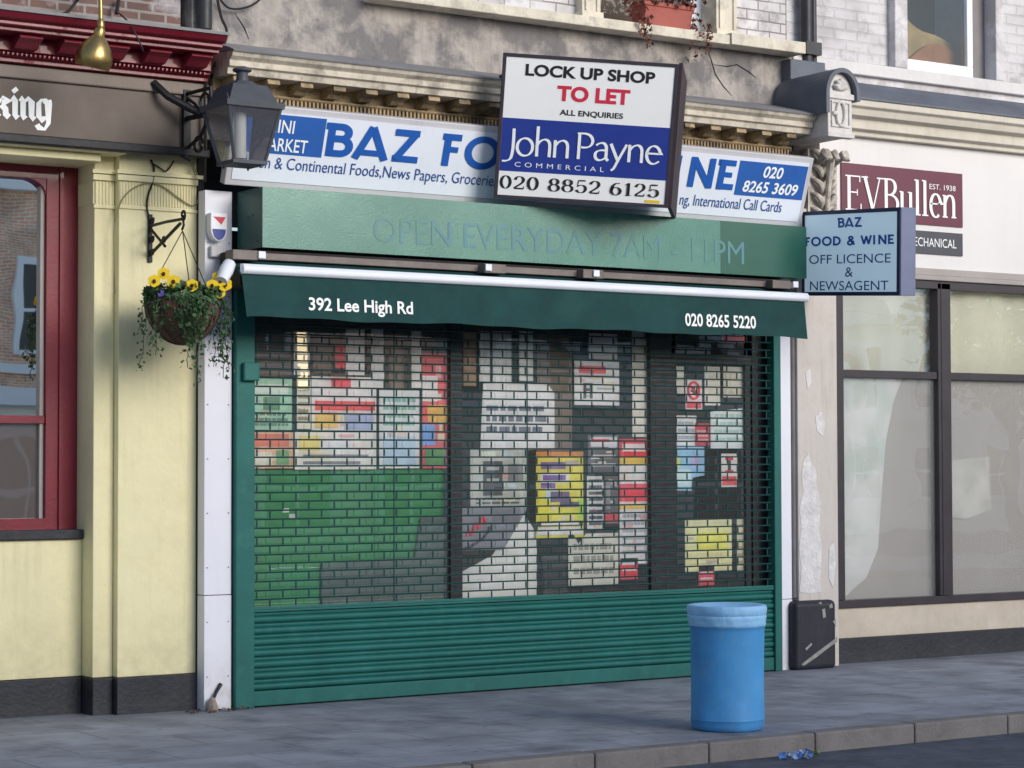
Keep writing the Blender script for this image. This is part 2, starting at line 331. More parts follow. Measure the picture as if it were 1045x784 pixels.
def arc(cx, cy, rx, ry, a0, a1, n=14):
    return [(cx+rx*math.cos(math.radians(a0+(a1-a0)*i/n)), cy+ry*math.sin(math.radians(a0+(a1-a0)*i/n))) for i in range(n+1)]
def bez(p0, p1, p2, p3, n=12):
    r = []
    for i in range(n+1):
        t = i/n; k = 1-t
        r.append(tuple(k**3*p0[j]+3*k*k*t*p1[j]+3*k*t*t*p2[j]+t**3*p3[j] for j in (0, 1)))
    return r
def stroke_text(glyphs, text, wfn, gap=.12, space=.4):
    v = []; f = []; x = 0; k = 0
    for ch in text:
        if ch == ' ': x += space; continue
        adv, strokes = glyphs[ch]
        for st in strokes:
            w0 = None
            if isinstance(st, dict): w0 = st['w']; st = st['p']
            st = [q for i_, q in enumerate(st) if i_ == 0 or abs(q[0]-st[i_-1][0])+abs(q[1]-st[i_-1][1]) > 1e-4]
            n = len(st); base = len(v); k += 1
            for i, (a, b) in enumerate(st):
                p0 = st[max(i-1, 0)]; p1 = st[min(i+1, n-1)]
                t = Vector((p1[0]-p0[0], p1[1]-p0[1])); t.normalize()
                nn = Vector((-t.y, t.x)); w = (w0 if w0 else wfn(t))/2
                if 0 < i < n-1:
                    t1 = Vector((a-p0[0], b-p0[1])).normalized(); cs = max(.45, abs(Vector((-t1.y, t1.x)).dot(nn))); w /= cs
                zz = .0006*(k % 9)
                v += [(x+a+nn.x*w, b+nn.y*w, zz), (x+a-nn.x*w, b-nn.y*w, zz)]
            for i in range(n-1): f.append((base+2*i, base+2*i+1, base+2*i+3, base+2*i+2))
        x += adv+gap
    return v, f
def letter(face, plane, geo, px, m_, eps=.003):
    """px = (x_left, y_cap_top, y_baseline, x_right, y_right_mid) read off the photograph, turned into metres on the sign's own plane"""
    v, f = geo; xl, yt, yb, xr_, ym = px
    u0 = plane.uv(xl, (yt+yb)/2)[0]; v0 = plane.uv(xl, yb)[1]; v1 = plane.uv(xl, yt)[1]; u1 = plane.uv(xr_, ym)[0]
    a = min(p[0] for p in v); b = max(p[0] for p in v); sx = (u1-u0)/(b-a); sy = v1-v0
    me = face.data
    mi = me.materials.find(m_.name)
    if mi < 0: me.materials.append(m_); mi = len(me.materials)-1
    add_geo(face, [plane.p(u0+(p[0]-a)*sx, v0+p[1]*sy, eps+p[2]) for p in v], f, mi, plane.N)
def add_geo(face, vs, fs, mi, N):
    bm = bmesh.new(); bm.from_mesh(face.data)
    V = [bm.verts.new(v) for v in vs]
    for f in fs:
        try: q = bm.faces.new([V[i] for i in f])
        except ValueError: continue
        q.normal_update(); q.material_index = mi
        if q.normal.dot(N) < 0: q.normal_flip()
    bm.to_mesh(face.data); bm.free()
def plrect(mb, plane, tl, br, eps, mi=0, th=.002):
    u0, v1 = plane.uv(*tl); u1, v0 = plane.uv(*br)
    mb.obox(plane.p(u0, v0, eps-th), plane.A*(u1-u0), plane.U*(v1-v0), plane.N*th, mi)

# hand-drawn alphabets --------------------------------------------------
W_ = .2
DECO = {
 'B': (.62, [[(.1,0),(.1,1)], [(-.06,.9),(.36,.9)]+arc(.36,.72,.2,.18,90,-90,10)+[(.1,.54)], [(.1,.54),(.38,.54)]+arc(.38,.32,.24,.22,90,-90,10)+[(.1,.1)]]),
 'A': (.86, [[(.02,0),(.42,.98)], [(.42,.98),(.84,0)], {'p': [(.1,.2),(.76,.2)], 'w': .17}]),
 'Z': (.74, [[(.02,.9),(.7,.9)], [(.62,.92),(.1,.08)], [(.02,.1),(.74,.1)]]),
 'F': (.5, [[(.12,0),(.12,1)], [(-.04,.9),(.5,.9)], {'p': [(.12,.52),(.44,.52)], 'w': .17}]),
 'O': (1.0, [arc(.5,.5,.42,.42,0,360,36)]),
 'D': (.8, [[(.1,0),(.1,1)], [(.02,.9),(.3,.9)]+arc(.3,.5,.42,.4,90,-90,16)+[(.02,.1)]]),
 'W': (1.2, [[(-.02,1),(.26,.06)], [(.26,.06),(.49,.92)], [(.49,.92),(.73,.06)], [(.73,.06),(.98,1)]]),
 'I': (.2, [[(-.06,0),(-.06,1)]]),
 'N': (.8, [[(.1,0),(.1,1)], [(.1,.96),(.72,.04)], [(.72,0),(.72,1)]]),
 'E': (.56, [[(.12,0),(.12,1)], [(-.04,.9),(.56,.9)], {'p': [(.12,.5),(.48,.5)], 'w': .17}, [(.02,.1),(.58,.1)]]),
 '&': (.8, [[(.78,.04),(.24,.68)]+arc(.4,.76,.18,.15,200,-20,12)+[(.5,.6),(.2,.4)]+arc(.32,.25,.22,.2,140,330,12)+[(.7,.46)]]),
}
def deco(t): return stroke_text(DECO, t, lambda d: W_, gap=.16, space=.5)
def nibw(ang, thick, thin):
    nx, ny = math.cos(math.radians(ang)), math.sin(math.radians(ang))
    return lambda d: thin+(thick-thin)*abs(d.x*ny-d.y*nx)
HUM = {  # light humanist roman with a stressed pen
 'J': (.34, [bez((.27,1.0),(.27,.6),(.3,.2),(.22,-.1))+bez((.22,-.1),(.16,-.22),(.06,-.24),(-.1,-.24))[1:]]),
 'o': (.66, [arc(.33,.33,.28,.33,0,360,32)]),
 'h': (.62, [[(.08,0),(.08,1.14)], bez((.08,.42),(.2,.72),(.54,.76),(.54,.4))+[(.54,0)]]),
 'n': (.62, [[(.08,0),(.08,.66)], bez((.08,.42),(.2,.72),(.54,.76),(.54,.4))+[(.54,0)]]),
 'P': (.62, [[(.1,0),(.1,1)], [(.02,.97),(.24,.98)]+bez((.24,.98),(.7,1.0),(.7,.42),(.26,.45))+[(.18,.46)]]),
 'a': (.56, [bez((.08,.56),(.2,.7),(.46,.74),(.46,.42))+[(.46,.1)]+[(.54,.0)], bez((.46,.38),(.2,.42),(.04,.34),(.06,.16))+bez((.06,.16),(.1,-.06),(.34,-.02),(.46,.14))[1:]]),
 'y': (.6, [[(.02,.66),(.31,.02)], [(.6,.66),(.31,.02),(.18,-.28),(.08,-.36)]]),
 'e': (.6, [[(.07,.38),(.54,.38)]+arc(.32,.33,.25,.34,8,300,24)+[(.54,.1)]]),
}
def hum(t): return stroke_text(HUM, t, nibw(20, .115, .05), gap=.03, space=.2)
DID = {
 '0': (.6, [arc(.3,.5,.24,.49,0,360,32)]),
 '1': (.44, [[(.24,0),(.24,1)], {'p': [(.06,.02),(.42,.02)], 'w': .04}, {'p': [(.06,.84),(.24,.98)], 'w': .05}]),
 '2': (.6, [bez((.08,.72),(.1,1.08),(.54,1.08),(.52,.7))+bez((.52,.7),(.5,.44),(.14,.24),(.06,.06))[1:], {'p': [(.06,.05),(.54,.05)], 'w': .1}, {'p': [(.535,.02),(.55,.24)], 'w': .04}]),
 '5': (.6, [{'p': [(.14,.96),(.52,.96)], 'w': .1}, {'p': [(.14,.96),(.1,.48)], 'w': .05}, bez((.1,.5),(.3,.72),(.56,.6),(.54,.3))+bez((.54,.3),(.52,-.06),(.1,-.06),(.06,.22))[1:]]),
 '6': (.6, [bez((.5,.92),(.3,1.02),(.06,.8),(.06,.32))+arc(.3,.31,.24,.3,180,540,28)[1:]]),
 '8': (.6, [arc(.3,.75,.2,.23,0,360,24), arc(.3,.27,.25,.26,0,360,28)]),
}
def did(t): return stroke_text(DID, t, lambda d: .04+.12*abs(d.y)**1.5, gap=.13, space=.42)
SER = {
 'E': (.62, [[(.14,0),(.14,1)], {'p': [(.0,.98),(.56,.98)], 'w': .04}, {'p': [(.0,.02),(.6,.02)], 'w': .04}, {'p': [(.14,.52),(.46,.52)], 'w': .04}, {'p': [(.55,1),(.55,.82)], 'w': .04}, {'p': [(.59,0),(.59,.2)], 'w': .04}, {'p': [(.45,.43),(.45,.61)], 'w': .035}]),
 'V': (.78, [{'p': [(.1,1),(.42,.02)], 'w': .12}, {'p': [(.7,1),(.42,.02)], 'w': .045}, {'p': [(-.02,.98),(.24,.98)], 'w': .04}, {'p': [(.58,.98),(.82,.98)], 'w': .04}]),
 'B': (.62, [[(.14,0),(.14,1)], [(.02,.98),(.26,.98)]+bez((.26,.98),(.58,1),(.58,.54),(.26,.53))+[(.14,.53)], [(.26,.53)]+bez((.26,.53),(.7,.54),(.7,0),(.26,.02))+[(.02,.02)]]),
 'u': (.58, [[(.12,.66),(.12,.2)]+bez((.12,.2),(.14,-.06),(.36,-.06),(.46,.16))[1:], [(.46,0),(.46,.66)], {'p': [(.02,.65),(.12,.65)], 'w': .04}, {'p': [(.36,.65),(.46,.65)], 'w': .04}, {'p': [(.46,.02),(.56,.02)], 'w': .04}]),
 'l': (.28, [[(.14,0),(.14,1.04)], {'p': [(.02,.02),(.27,.02)], 'w': .04}, {'p': [(.02,1.03),(.14,1.03)], 'w': .04}]),
 'e': (.52, [[(.06,.38),(.46,.38)]+arc(.27,.33,.2,.34,8,310,22)]),
 'n': (.6, [[(.12,0),(.12,.66)], bez((.12,.42),(.2,.74),(.48,.76),(.48,.4))+[(.48,0)], {'p': [(.02,.02),(.23,.02)], 'w': .04}, {'p': [(.38,.02),(.58,.02)], 'w': .04}, {'p': [(.02,.65),(.12,.65)], 'w': .04}]),
}
def ser(t): return stroke_text(SER, t, lambda d: .045+.075*abs(d.y)**1.5, gap=.02)
BLK = {  # blackletter lower case, x-height 1
 'k': (.8, [[(.14,1.7),(.14,.16),(.26,.02)], [(.0,1.55),(.14,1.68)], [(.2,.62),(.46,.98),(.66,.86),(.4,.56)], [(.36,.6),(.56,.4),(.58,.16),(.74,.02)]]),
 'i': (.36, [[(.0,.86),(.14,.98),(.2,.86),(.2,.16),(.34,.02)], [(.12,1.42),(.26,1.26)]]),
 'n': (.84, [[(.0,.86),(.14,.98),(.2,.86),(.2,.16),(.32,.02)], [(.2,.8),(.46,1.0),(.62,.84),(.62,.16),(.78,.02)]]),
 'g': (.78, [[(.5,.98),(.24,.98),(.12,.8),(.12,.22),(.28,.04),(.56,.2)], [(.4,.98),(.6,.84),(.6,-.1),(.42,-.4),(.12,-.34),(.04,-.2)], [(.56,.92),(.76,.98)]]),
}
def blk(t): return stroke_text(BLK, t, nibw(40, .3, .07), gap=.03)

# ------------------------------------------------------------------ world, sun
w = bpy.data.worlds.new('World'); sc.world = w; w.use_nodes = True
nt = w.node_tree; bg = nt.nodes['Background']
sky = nt.nodes.new('ShaderNodeTexSky'); sky.sky_type = 'NISHITA'; sky.sun_disc = False
EL, AZ = math.radians(17), math.radians(180-17)
sky.sun_elevation = EL; sky.sun_rotation = AZ; sky.air_density = 1.0; sky.dust_density = 1.0; sky.ozone_density = 2.0
nt.links.new(sky.outputs[0], bg.inputs[0]); bg.inputs[1].default_value = .15
SL = bpy.data.lights.new('sun', 'SUN'); SL.energy = 2.65; SL.angle = math.radians(32); SL.color = (1, .965, .92)
so = bpy.data.objects.new('sun', SL); COL.objects.link(so)
sd = Vector((math.sin(AZ)*math.cos(EL), math.cos(AZ)*math.cos(EL), math.sin(EL)))
so.rotation_euler = sd.to_track_quat('Z', 'Y').to_euler(); so.location = (8, -12, 9)
sc.view_settings.view_transform = 'Standard'; sc.view_settings.look = 'None'; sc.view_settings.exposure = 0
sc.cycles.use_denoising = True
sc.cycles.max_bounces = 8; sc.cycles.transparent_max_bounces = 24

# ------------------------------------------------------------------ ground, road, pavement
M_ground = mat('ground_asphalt', C(90, 90, 94), .9, .15, 1)
MB().quad((-300,-300,-.15),(300,-300,-.15),(300,300,-.15),(-300,300,-.15)).build('ground', M_ground, kind='structure')
M_road = mat('road_asphalt', C(96, 101, 114), .85, .25, 6, bump=1.0, bs=90, patch=.5, pcol=C(66, 68, 76), ps=1.6)
MB().quad((-80,-12.2,-.09),(80,-12.2,-.09),(80,-3.66,-.09),(-80,-3.66,-.09)).build('road', M_road, kind='structure')
M_pave = brickmat('paving_slabs', C(150, 153, 163), C(144, 147, 157), C(108, 110, 117), .92, .61, .007, bump=.35, plane='xy', patch=.35, pcol=C(168, 174, 188), ps=.9, stain=(.8, C(90, 93, 104), 1.7))
PZ = .045
MB().box(-80, 80, -3.545, 1.2, -.14, PZ).build('pavement', M_pave, kind='structure')
MB().box(-80, 80, -17.0, -12.4, -.14, PZ).build('far_pavement', M_pave, kind='structure')
kb = MB(); x = -11.3
while x < 14:
    dz = rnd.uniform(-.003, .003); kb.box(x+.004, x+.946, -3.71, -3.55, -.13, PZ+.004+dz); x += .95
kb.build('kerb', M_kerb, kind='structure', bevel=.015)
kb = MB(); kb.box(-60, 60, -12.4, -12.25, -.13, PZ+.004); kb.build('far_kerb', M_kerb, kind='structure', bevel=.015)

# ================================================================== PUB (left)
pub = thing('pub_building', (-5.5, .3, 0), 'cream yellow pub front with oxblood red cornice and dark plinth', 'building')
PF, PS, PWN = .15, .23, .58
xa = -2.80; xb = at(121, 300, PF).x; xc = at(96, 300, PS).x
zpl = at(205, 686.5, PF).z; ztop = 4.36
# main pilaster, narrow strip, wall under the window
MB().box(xb, xa, PF, .6, zpl, ztop).build('pilaster', M_yellow, pub, bevel=.006)
MB().box(xc, xb-.002, PS, .72, zpl, ztop).build('pilaster_strip', M_yellow, pub, bevel=.006)
zs = at(60, 548, .44).z
MB().box(-8, xc-.002, .44, .6, zpl, zs-.02).build('wall', M_yellow, pub, bevel=.004)
MB().box(-8, xc-.004, .40, .7, zs-.018, zs+.055).build('window_sill', M_black, pub, bevel=.008)
for q in ((xb-.012, xa+.004, PF-.03, .6, .03, zpl-.002), (xc-.01, xb-.014, PS-.03, .6, .03, zpl-.003), (-8, xc-.012, .41, .6, .03, zpl-.004)): MB().box(*q).build('plinth', M_black, pub, bevel=.006)
# reeded capital band with mouldings
cap = MB()
zc0 = at(150, 213, PF).z; zc1 = at(150, 187, PF).z
for (x0, x1, Y) in ((xb, xa, PF), (xc, xb-.002, PS)):
    n = int((x1-x0)/.024)
    for i in range(n):
        u = x0+(i+.25)*(x1-x0)/n; cap.box(u, u+.012, Y-.008, Y+.01, zc0+.02, zc1)
    cap.box(x0-.012, x1+.004, Y-.016, Y+.01, zc0-.012, zc0+.012)
    cap.box(x0-.02, x1+.004, Y-.026, Y+.01, zc1+.005, zc1+.05); cap.box(x0-.03, x1+.004, Y-.04, Y+.01, zc1+.055, zc1+.085)
for i in range(13):
    y = PS+.01+i*.024; cap.box(xc-.008, xc+.01, y, y+.012, zc0+.02, zc1)
cap.build('capital', M_yellow, pub, bevel=.003)
# soffit moulding above the window
MB().box(-8, xb, -.0, .5, 4.30, 4.355).box(-8, xc, .1, .7, 4.24, 4.298).build('head_moulding', M_yellow, pub, bevel=.008)
# name fascia
PFY = 0.0
zf0, zf1 = 4.36, 4.90
fx1 = -2.83
fas = MB().box(-8, fx1, PFY, .4, zf0, zf1).build('name_fascia', M_brown, pub)
MB().box(-8, fx1+.006, PFY-.03, PFY+.02, zf1-.11, zf1-.012).build('fascia_top_rail', M_brownl, pub, bevel=.012)
MB().box(-8, fx1+.008, PFY-.05, PFY+.02, zf0-.05, zf0+.02).build('fascia_drip_rail', M_iron, pub, bevel=.012)
letter(fas, wallplane(PFY), blk('king'), (-7, 97.5, 119, 53, 113), M_txtw, eps=.003)
# cornice
ce = -2.90
co = MB()
co.extr([(.3,4.90),(-.06,4.90),(-.06,4.945),(-.1,4.97),(-.1,5.0),(.3,5.0)], -8, ce+.05, 0)
for i in range(150):
    u = -8+i*.035
    if u < ce: co.box(u, u+.018, -.135, -.1, 4.955, 4.992, 0)
co.extr([(.3,5.002),(-.14,5.002),(-.14,5.15),(.3,5.15)], -8, ce+.04, 0)
u = ce-.12
while u > -8:
    co.extr([(-.12,5.15),(-.3,5.15),(-.32,5.11),(-.26,5.075),(-.2,5.02),(-.12,5.01)], u-.09, u+.09, 1); u -= .34
co.extr([(.3,5.151),(-.36,5.151),(-.36,5.19),(-.42,5.2),(-.42,5.24),(-.47,5.26),(-.5,5.31),(-.5,5.335),(.3,5.36)], -8, ce, 0)
co.v = [(x, y, 4.9+(z-4.9)*.68) for x, y, z in co.v]
co.build('cornice', [M_red, M_redw], pub, bevel=.005)
MB().extr([(.3,5.216),(-.505,5.199),(-.51,5.185),(-.52,5.185),(-.52,5.208),(.3,5.36)], -8, ce+.01).build('lead_flashing', M_lead, pub)
M_pubbrick = brickmat('pub_brick', C(122, 92, 84), C(104, 82, 78), C(150, 142, 138), .225, .075, .012, patch=.9, pcol=C(190, 186, 190), ps=1.6, stain=(.5, C(70, 62, 62), 2.4))
MB().box(-8, -2.92, .3, .7, 4.9, 8.2).box(-8, -2.92, .7, 6, 4.9, 8.2).build('brick_wall', M_pubbrick, pub)
# window
pw = thing('window', (-5.5, PWN, 2), None, None); pw.parent = pub; pw.matrix_parent_inverse = Matrix.Translation(-pub.location)
def wbox(mb, tl, br, Y0, Y1, mi=0):
    x0, x1, z0, z1 = rectpx(tl, br, Y0); mb.box(x0, x1, Y0, Y1, z0, z1, mi)
wx1 = xc-.002; wz0 = zs+.055; wz1 = 4.24; ix1 = at(46, 300, PWN).x
fr = MB()
fr.box(ix1, wx1, PWN-.03, PWN+.1, wz0, wz1).box(-8, ix1, PWN-.03, PWN+.1, wz1-.1, wz1).box(-8, ix1, PWN-.03, PWN+.1, wz0, wz0+.085)
fr.box(ix1+.1, ix1+.13, PWN-.05, PWN-.03, wz0, wz1)                       # bead down the jamb
zm = at(20, 428, PWN).z
fr.box(-8, ix1, PWN-.01, PWN+.08, zm-.03, zm+.03)
# curved top corner
R_ = .17; pts = [(ix1, PWN-.02, wz1-.1)]
for i in range(13):
    a = PI/2*i/12; pts.append((ix1-R_+R_*math.cos(a)-.0, PWN-.02, wz1-.1-R_*.8+R_*.8*math.sin(a)))
fr.poly(pts, Vector((0, .09, 0)))
inner = MB()
inner.box(ix1-.035, ix1-.004, PWN+.01, PWN+.08, wz0+.085, wz1-.1)
fr.build('frame', M_red, pw, bevel=.008)
inner.build('sash', M_mold, pw)
MB().quad((-8, PWN+.05, zm), (ix1, PWN+.05, zm), (ix1, PWN+.05, wz1), (-8, PWN+.05, wz1)).build('upper_pane', M_pubg, pw)
MB().quad((-8, PWN+.05, wz0), (ix1, PWN+.05, wz0), (ix1, PWN+.05, zm), (-8, PWN+.05, zm)).build('lower_pane', M_pubf, pw)
MB().quad((-8, 2.5, 0), (-3, 2.5, 0), (-3, 2.5, 4.3), (-8, 2.5, 4.3)).quad((-8, .7, 4.3), (-3, .7, 4.3), (-3, 2.5, 4.3), (-8, 2.5, 4.3)).build('interior', M_inner2, pub)
MB().box(-8, -2.93, .6, .68, 0, zs).box(wx1, -2.93, .6, .68, zs, 5).build('inner_wall', M_inner2, pub)
# drainpipe
dp = MB().tube([(at(211, 0, .12).x, .16, 5.36), (at(211, 0, .12).x, .16, 8)], .06, 14).box(at(211, 0, .12).x-.08, at(211, 0, .12).x+.08, .1, .3, 6.1, 6.2)
dp.build('drainpipe', M_pipe, label='black drainpipe on the brick wall where pub and shop meet', cat='drainpipe')

# ================================================================== SHOP (middle)
shop = thing('shop_building', (.2, .2, 0), 'weathered stone terrace above the closed green shop front', 'building')
wl0, wl1 = at(208.7, 500, 0).x, at(236.5, 500, 0).x
zb = at(209, 608, 0).z
MB().box(wl0, wl1, 0, .3, PZ, zb-.003).box(wl0, wl1, 0.004, .3, zb+.003, 4.07).build('side_board', M_white, shop, bevel=.004)
for k in range(9):
    z = .3+k*.42
    for dx in (.02, .2): MB().box(wl0+dx, wl0+dx+.009, -.003, 0, z, z+.009).build('board_nail', M_mech, shop)
MB().box(xa+.002, wl0-.002, .12, .4, PZ, 4.4).build('dark_joint', M_gap, shop)
rl0, rl1 = at(794.5, 500, 0).x, at(808.5, 500, 0).x
zb2 = at(800, 612, 0).z
MB().box(rl0, rl1, .01, .3, PZ, zb2-.002).box(rl0, rl1, .013, .3, zb2+.003, 4.2).build('side_board', M_white, shop, bevel=.004)
gx = at(811, 500, .04).x
MB().tube([(gx, .06, 0.7), (gx, .06, 4.3)], .034, 12).build('grey_pipe', M_gpipe, shop)
pl0, pl1 = at(814.5, 500, 0).x, at(855, 500, 0).x
MB().box(pl0, pl1, 0, .5, .05, 4.3).build('stone_pilaster', M_pil, shop, bevel=.006)
# ragged patch of bare plaster
pk = [(820,470),(825,462),(829,474),(833,480),(834,500),(838,512),(836,540),(839,560),(837,590),(838,604),(826,606),(816,604),(818,580),(815.5,560),(818,540),(816,520),(820,500),(818,486)]
MB().poly([at(a, b, -.004) for a, b in pk], Vector((0, .003, 0))).build('bare_plaster_patch', M_peel, shop)
for pk in ([(832,425),(838,420),(842,432),(840,446),(834,440)], [(846,560),(851,552),(853,575),(850,600),(846,590)], [(822,380),(827,376),(828,390),(824,398)]):
    MB().poly([at(a, b, -.004) for a, b in pk], Vector((0, .003, 0))).build('bare_plaster_patch', M_peel, shop)
# black painted base block
bz1 = at(835, 613, -.09).z
bx0, bx1 = at(812, 650, -.09).x, at(854.5, 650, -.09).x
MB().box(bx0, bx1, -.09, .2, PZ-.01, bz1).build('base_block', mat('scuffed_black_paint', C(38, 39, 50), .55, .2, 5, streak=.1, dirt=C(120, 116, 112), patch=.5, pcol=C(30, 30, 38), bump=.15, bs=30), shop, bevel=.05, seg=4)
ch_ = [[(839,622),(842,621),(843,630),(840,631)], [(818,678),(832,667),(847,656),(854.5,650),(854.5,655),(846,661),(833,671),(820,680)], [(846,618),(849,616),(850,620),(847,621)], [(822,662),(828,656),(829,658),(823,664)], [(835,616),(838,614),(839,617)], [(850,634),(853,632),(853,640)]]
M_chip = mat('pale_paint_chip', C(150, 150, 144), .85, .3, 20, bump=.3)
for q in ch_: MB().poly([at(a, b, -.094) for a, b in q], Vector((0, .003, 0))).build('paint_chip', M_chip, shop)
# acanthus bracket
ac = MB(); ax0, ax1 = pl0+.13, pl1-.0
axc = (ax0+ax1)/2
az0, az1 = 4.28, 4.86
ac.box(ax0-.0, ax1, -.02, .3, az0-.3, az1)
for s in (-1, 1):
    for k in range(6):
        z = az0-.25+k*.135; 
        pts = []
        for i in range(9):
            t = i/8; pts.append(Vector((axc+s*(.015+.13*t), -.05-.06*math.sin(PI*t), z+.2*t-.05*t*t)))
        ac.tube([(q.x, q.y+.03, q.z) for q in pts], [.008+.022*math.sin(PI*(i/8)*.9+.15) for i in range(9)], 8)
ac.tube([(axc, -.06, az0-.3), (axc, -.1, az0+.2), (axc, -.14, az1-.1)], [.02, .025, .04], 8)
for k in range(5):
    a = k/4*PI; ac.tube([(axc+.1*math.cos(a), -.08, az1-.14+.02*math.sin(a)), (axc+.14*math.cos(a), -.2, az1-.05), (axc+.12*math.cos(a), -.24, az1-.12)], [.02, .035, .02], 8)
ac.build('acanthus_bracket', mat('carved_stone', C(186, 178, 168, K), .85, .3, 12, streak=.9, dirt=C(60, 56, 54), bump=.5, bs=25, patch=.6, pcol=C(78, 72, 70), ps=9), shop)
# corbel block with its lead hood
kx0, kx1 = 3.06, 3.40; ky = -.5
cz0, czs = at(868, 140, ky).z, at(845, 100, ky).z
cb = MB().box(kx0+.05, kx1, ky, .2, cz0, czs+.06).box(kx0+.035, kx1+.015, ky-.02, ky+.06, cz0-.015, cz0+.03).box(kx0+.035, kx1+.015, ky-.02, ky+.06, czs+.0, czs+.05)
cm = (kx0+.05+kx1)/2; cr = (kx1-kx0-.05)/2
arch = [(cm+cr*math.cos(a), ky+.01, czs+.06+1.25*cr*math.sin(a)) for a in [PI*i/14 for i in range(15)]]
cb.poly(arch, Vector((0, .6, 0)))
cb.tube([(cm+cr*.62*math.cos(2*PI*i/20)*.55, ky-.012, cz0+.2+.11*math.sin(2*PI*i/20)) for i in range(21)], .016, 8)
cb.tube([(cm-.1, ky-.01, cz0+.2), (cm-.05, ky-.02, cz0+.2)], .022, 8)
for dz in (.09, .31): cb.box(cm-.11, cm+.11, ky-.014, ky, cz0+dz-.012, cz0+dz+.012)
for dx in (-.11, .1): cb.box(cm+dx, cm+dx+.014, ky-.014, ky, cz0+.102, cz0+.298)
for k in range(5):
    a = PI*(k+.5)/5; cb.tube([(cm, ky-.005, czs+.09), (cm+.06*math.cos(a), ky-.02, czs+.09+.07*math.sin(a)), (cm+.085*math.cos(a), ky-.01, czs+.09+.1*math.sin(a))], [.015, .028, .01], 8)
cb.build('corbel', mat('pale_carved_stone', C(204, 199, 196, K), .75, .12, 8, streak=.5, dirt=C(120, 116, 114), bump=.3, bs=30), shop, bevel=.004)
ro = MB(); N_ = 16
op = [(cm+(cr+.06)*math.cos(PI*i/N_), czs+.04+(1.25*cr+.06)*math.sin(PI*i/N_)) for i in range(N_+1)]
ip = [(cm+(cr+.02)*math.cos(PI*i/N_), czs+.04+(1.25*cr+.02)*math.sin(PI*i/N_)) for i in range(N_+1)]
op = [(kx1+.06, czs-.01)]+op+[(kx0-.01, czs-.14)]; ip = [(kx1+.02, czs-.01)]+ip+[(kx0+.03, czs-.14)]
loop = op+ip[::-1]
nn = len(op)
for i in range(nn-1):
    q = [(op[i][0], ky-.05, op[i][1]), (op[i+1][0], ky-.05, op[i+1][1]), (ip[i+1][0], ky-.05, ip[i+1][1]), (ip[i][0], ky-.05, ip[i][1])]
    ro.poly(q, Vector((0, .72, 0)))
ro.build('lead_corbel_hood', M_leadd, shop)
fx0, fx1_, fz0, fz1 = rectpx((806, 62), (842, 108), .1)
MB().box(fx0, fx1_, .09, .3, fz0, fz1+.02).build('lead_sheet', M_leadd, shop, bevel=.01)
# entablature
sx0, sx1 = -2.79, 3.10
en = MB()
en.extr([(.35,4.70),(-.02,4.70),(-.02,4.98),(.35,4.98)], sx0, sx1-.05, 1)
i = 0; u = sx0+.02
while u < sx1-.1:
    en.box(u, u+.02, -.075, -.02, 4.765, 4.82, 1); u += .036
en.extr([(.3,4.822),(-.06,4.822),(-.075,4.835),(-.06,4.85),(.3,4.85)], sx0, sx1-.05, 1)
u = sx0+.12
while u < sx1-.12:
    en.extr([(-.02,4.94),(-.24,4.94),(-.25,4.9),(-.16,4.88),(-.12,4.855),(-.02,4.852)], u-.055, u+.055, 1); u += .293
en.extr([(.3,4.942),(-.27,4.942),(-.28,4.99),(-.31,5.0),(-.31,5.045),(-.35,5.07),(-.37,5.105),(.3,5.16)], sx0, sx1, 0)
en.build('cornice', [M_stone, M_stone2], shop, bevel=.004)
MB().extr([(.3,5.162),(-.372,5.108),(-.378,5.1),(-.385,5.112),(-.3,5.145),(.22,5.28),(.3,5.285)], sx0, sx1).build('lead_flashing', M_lead, shop)
MB().box(-2.86, 3.3, .22, .8, 4.5, 5.76).build('stucco_band', M_stucco, shop)
for q in ([(722, 50), (726, 62), (730, 76), (738, 88), (747, 98)], [(728, 66), (742, 68), (752, 66), (765, 74), (772, 80)], [(240, 14), (249, 28), (254, 40)]):
    P_ = [at(a, b, .218) for a, b in q]
    MB().tube(P_, [.002]+[.0055]*(len(P_)-2)+[.002], 5).build('crack', M_gap, shop)
MB().box(-1.31, 2.4, .02, .5, 5.745, 5.835).box(2.405, 3.29, 0, .5, 5.747, 5.855).build('string_course', M_cream, shop, bevel=.008)
M_wbrick = brickmat('whitewashed_brick', C(206, 202, 204, K), C(188, 184, 186, K), C(150, 142, 140), .27, .095, .007, patch=.5, pcol=C(214, 212, 216), ps=2.5, bump=.8, stain=(.7, C(112, 104, 104), 3.2))
uwx0, uwx1 = at(612, 8, .3).x, at(731, 8, .3).x
MB().box(-2.86, uwx0-.02, .3, .8, 5.765, 8.2).build('painted_brick_wall', M_wbrick, shop)
MB().box(uwx1-.02, 3.3, .3, .8, 5.765, 8.2).build('painted_brick_wall', M_wbrick, shop)
MB().box(-2.86, 3.3, .8, 6, 4.5, 8.2).build('body', M_inner, shop)
for (a, b) in ((594, 613), (731, 752)):
    jm = MB()
    x0, x1 = at(a, 8, .2).x, at(b, 8, .2).x
    jm.box(x0, x1, .2, .6, 5.857, 8.2).box(x0+.03, x0+.05, .185, .2, 5.93, 8.2).box(x1-.05, x1-.03, .185, .2, 5.93, 8.2).box(x0-.015, x1+.015, .175, .6, 5.857, 5.92)
    jm.build('window_jamb', M_cream, shop, bevel=.004)
uw = MB(); a_, b_ = uwx0, uwx1
uw.box(a_, b_, .42, .5, 5.842, 5.9).box(a_, a_+.07, .42, .5, 5.9, 8.2).box(b_-.2, b_, .42, .5, 5.9, 8.2)
uwo = uw.build('upper_window', M_upvc, shop, bevel=.006)
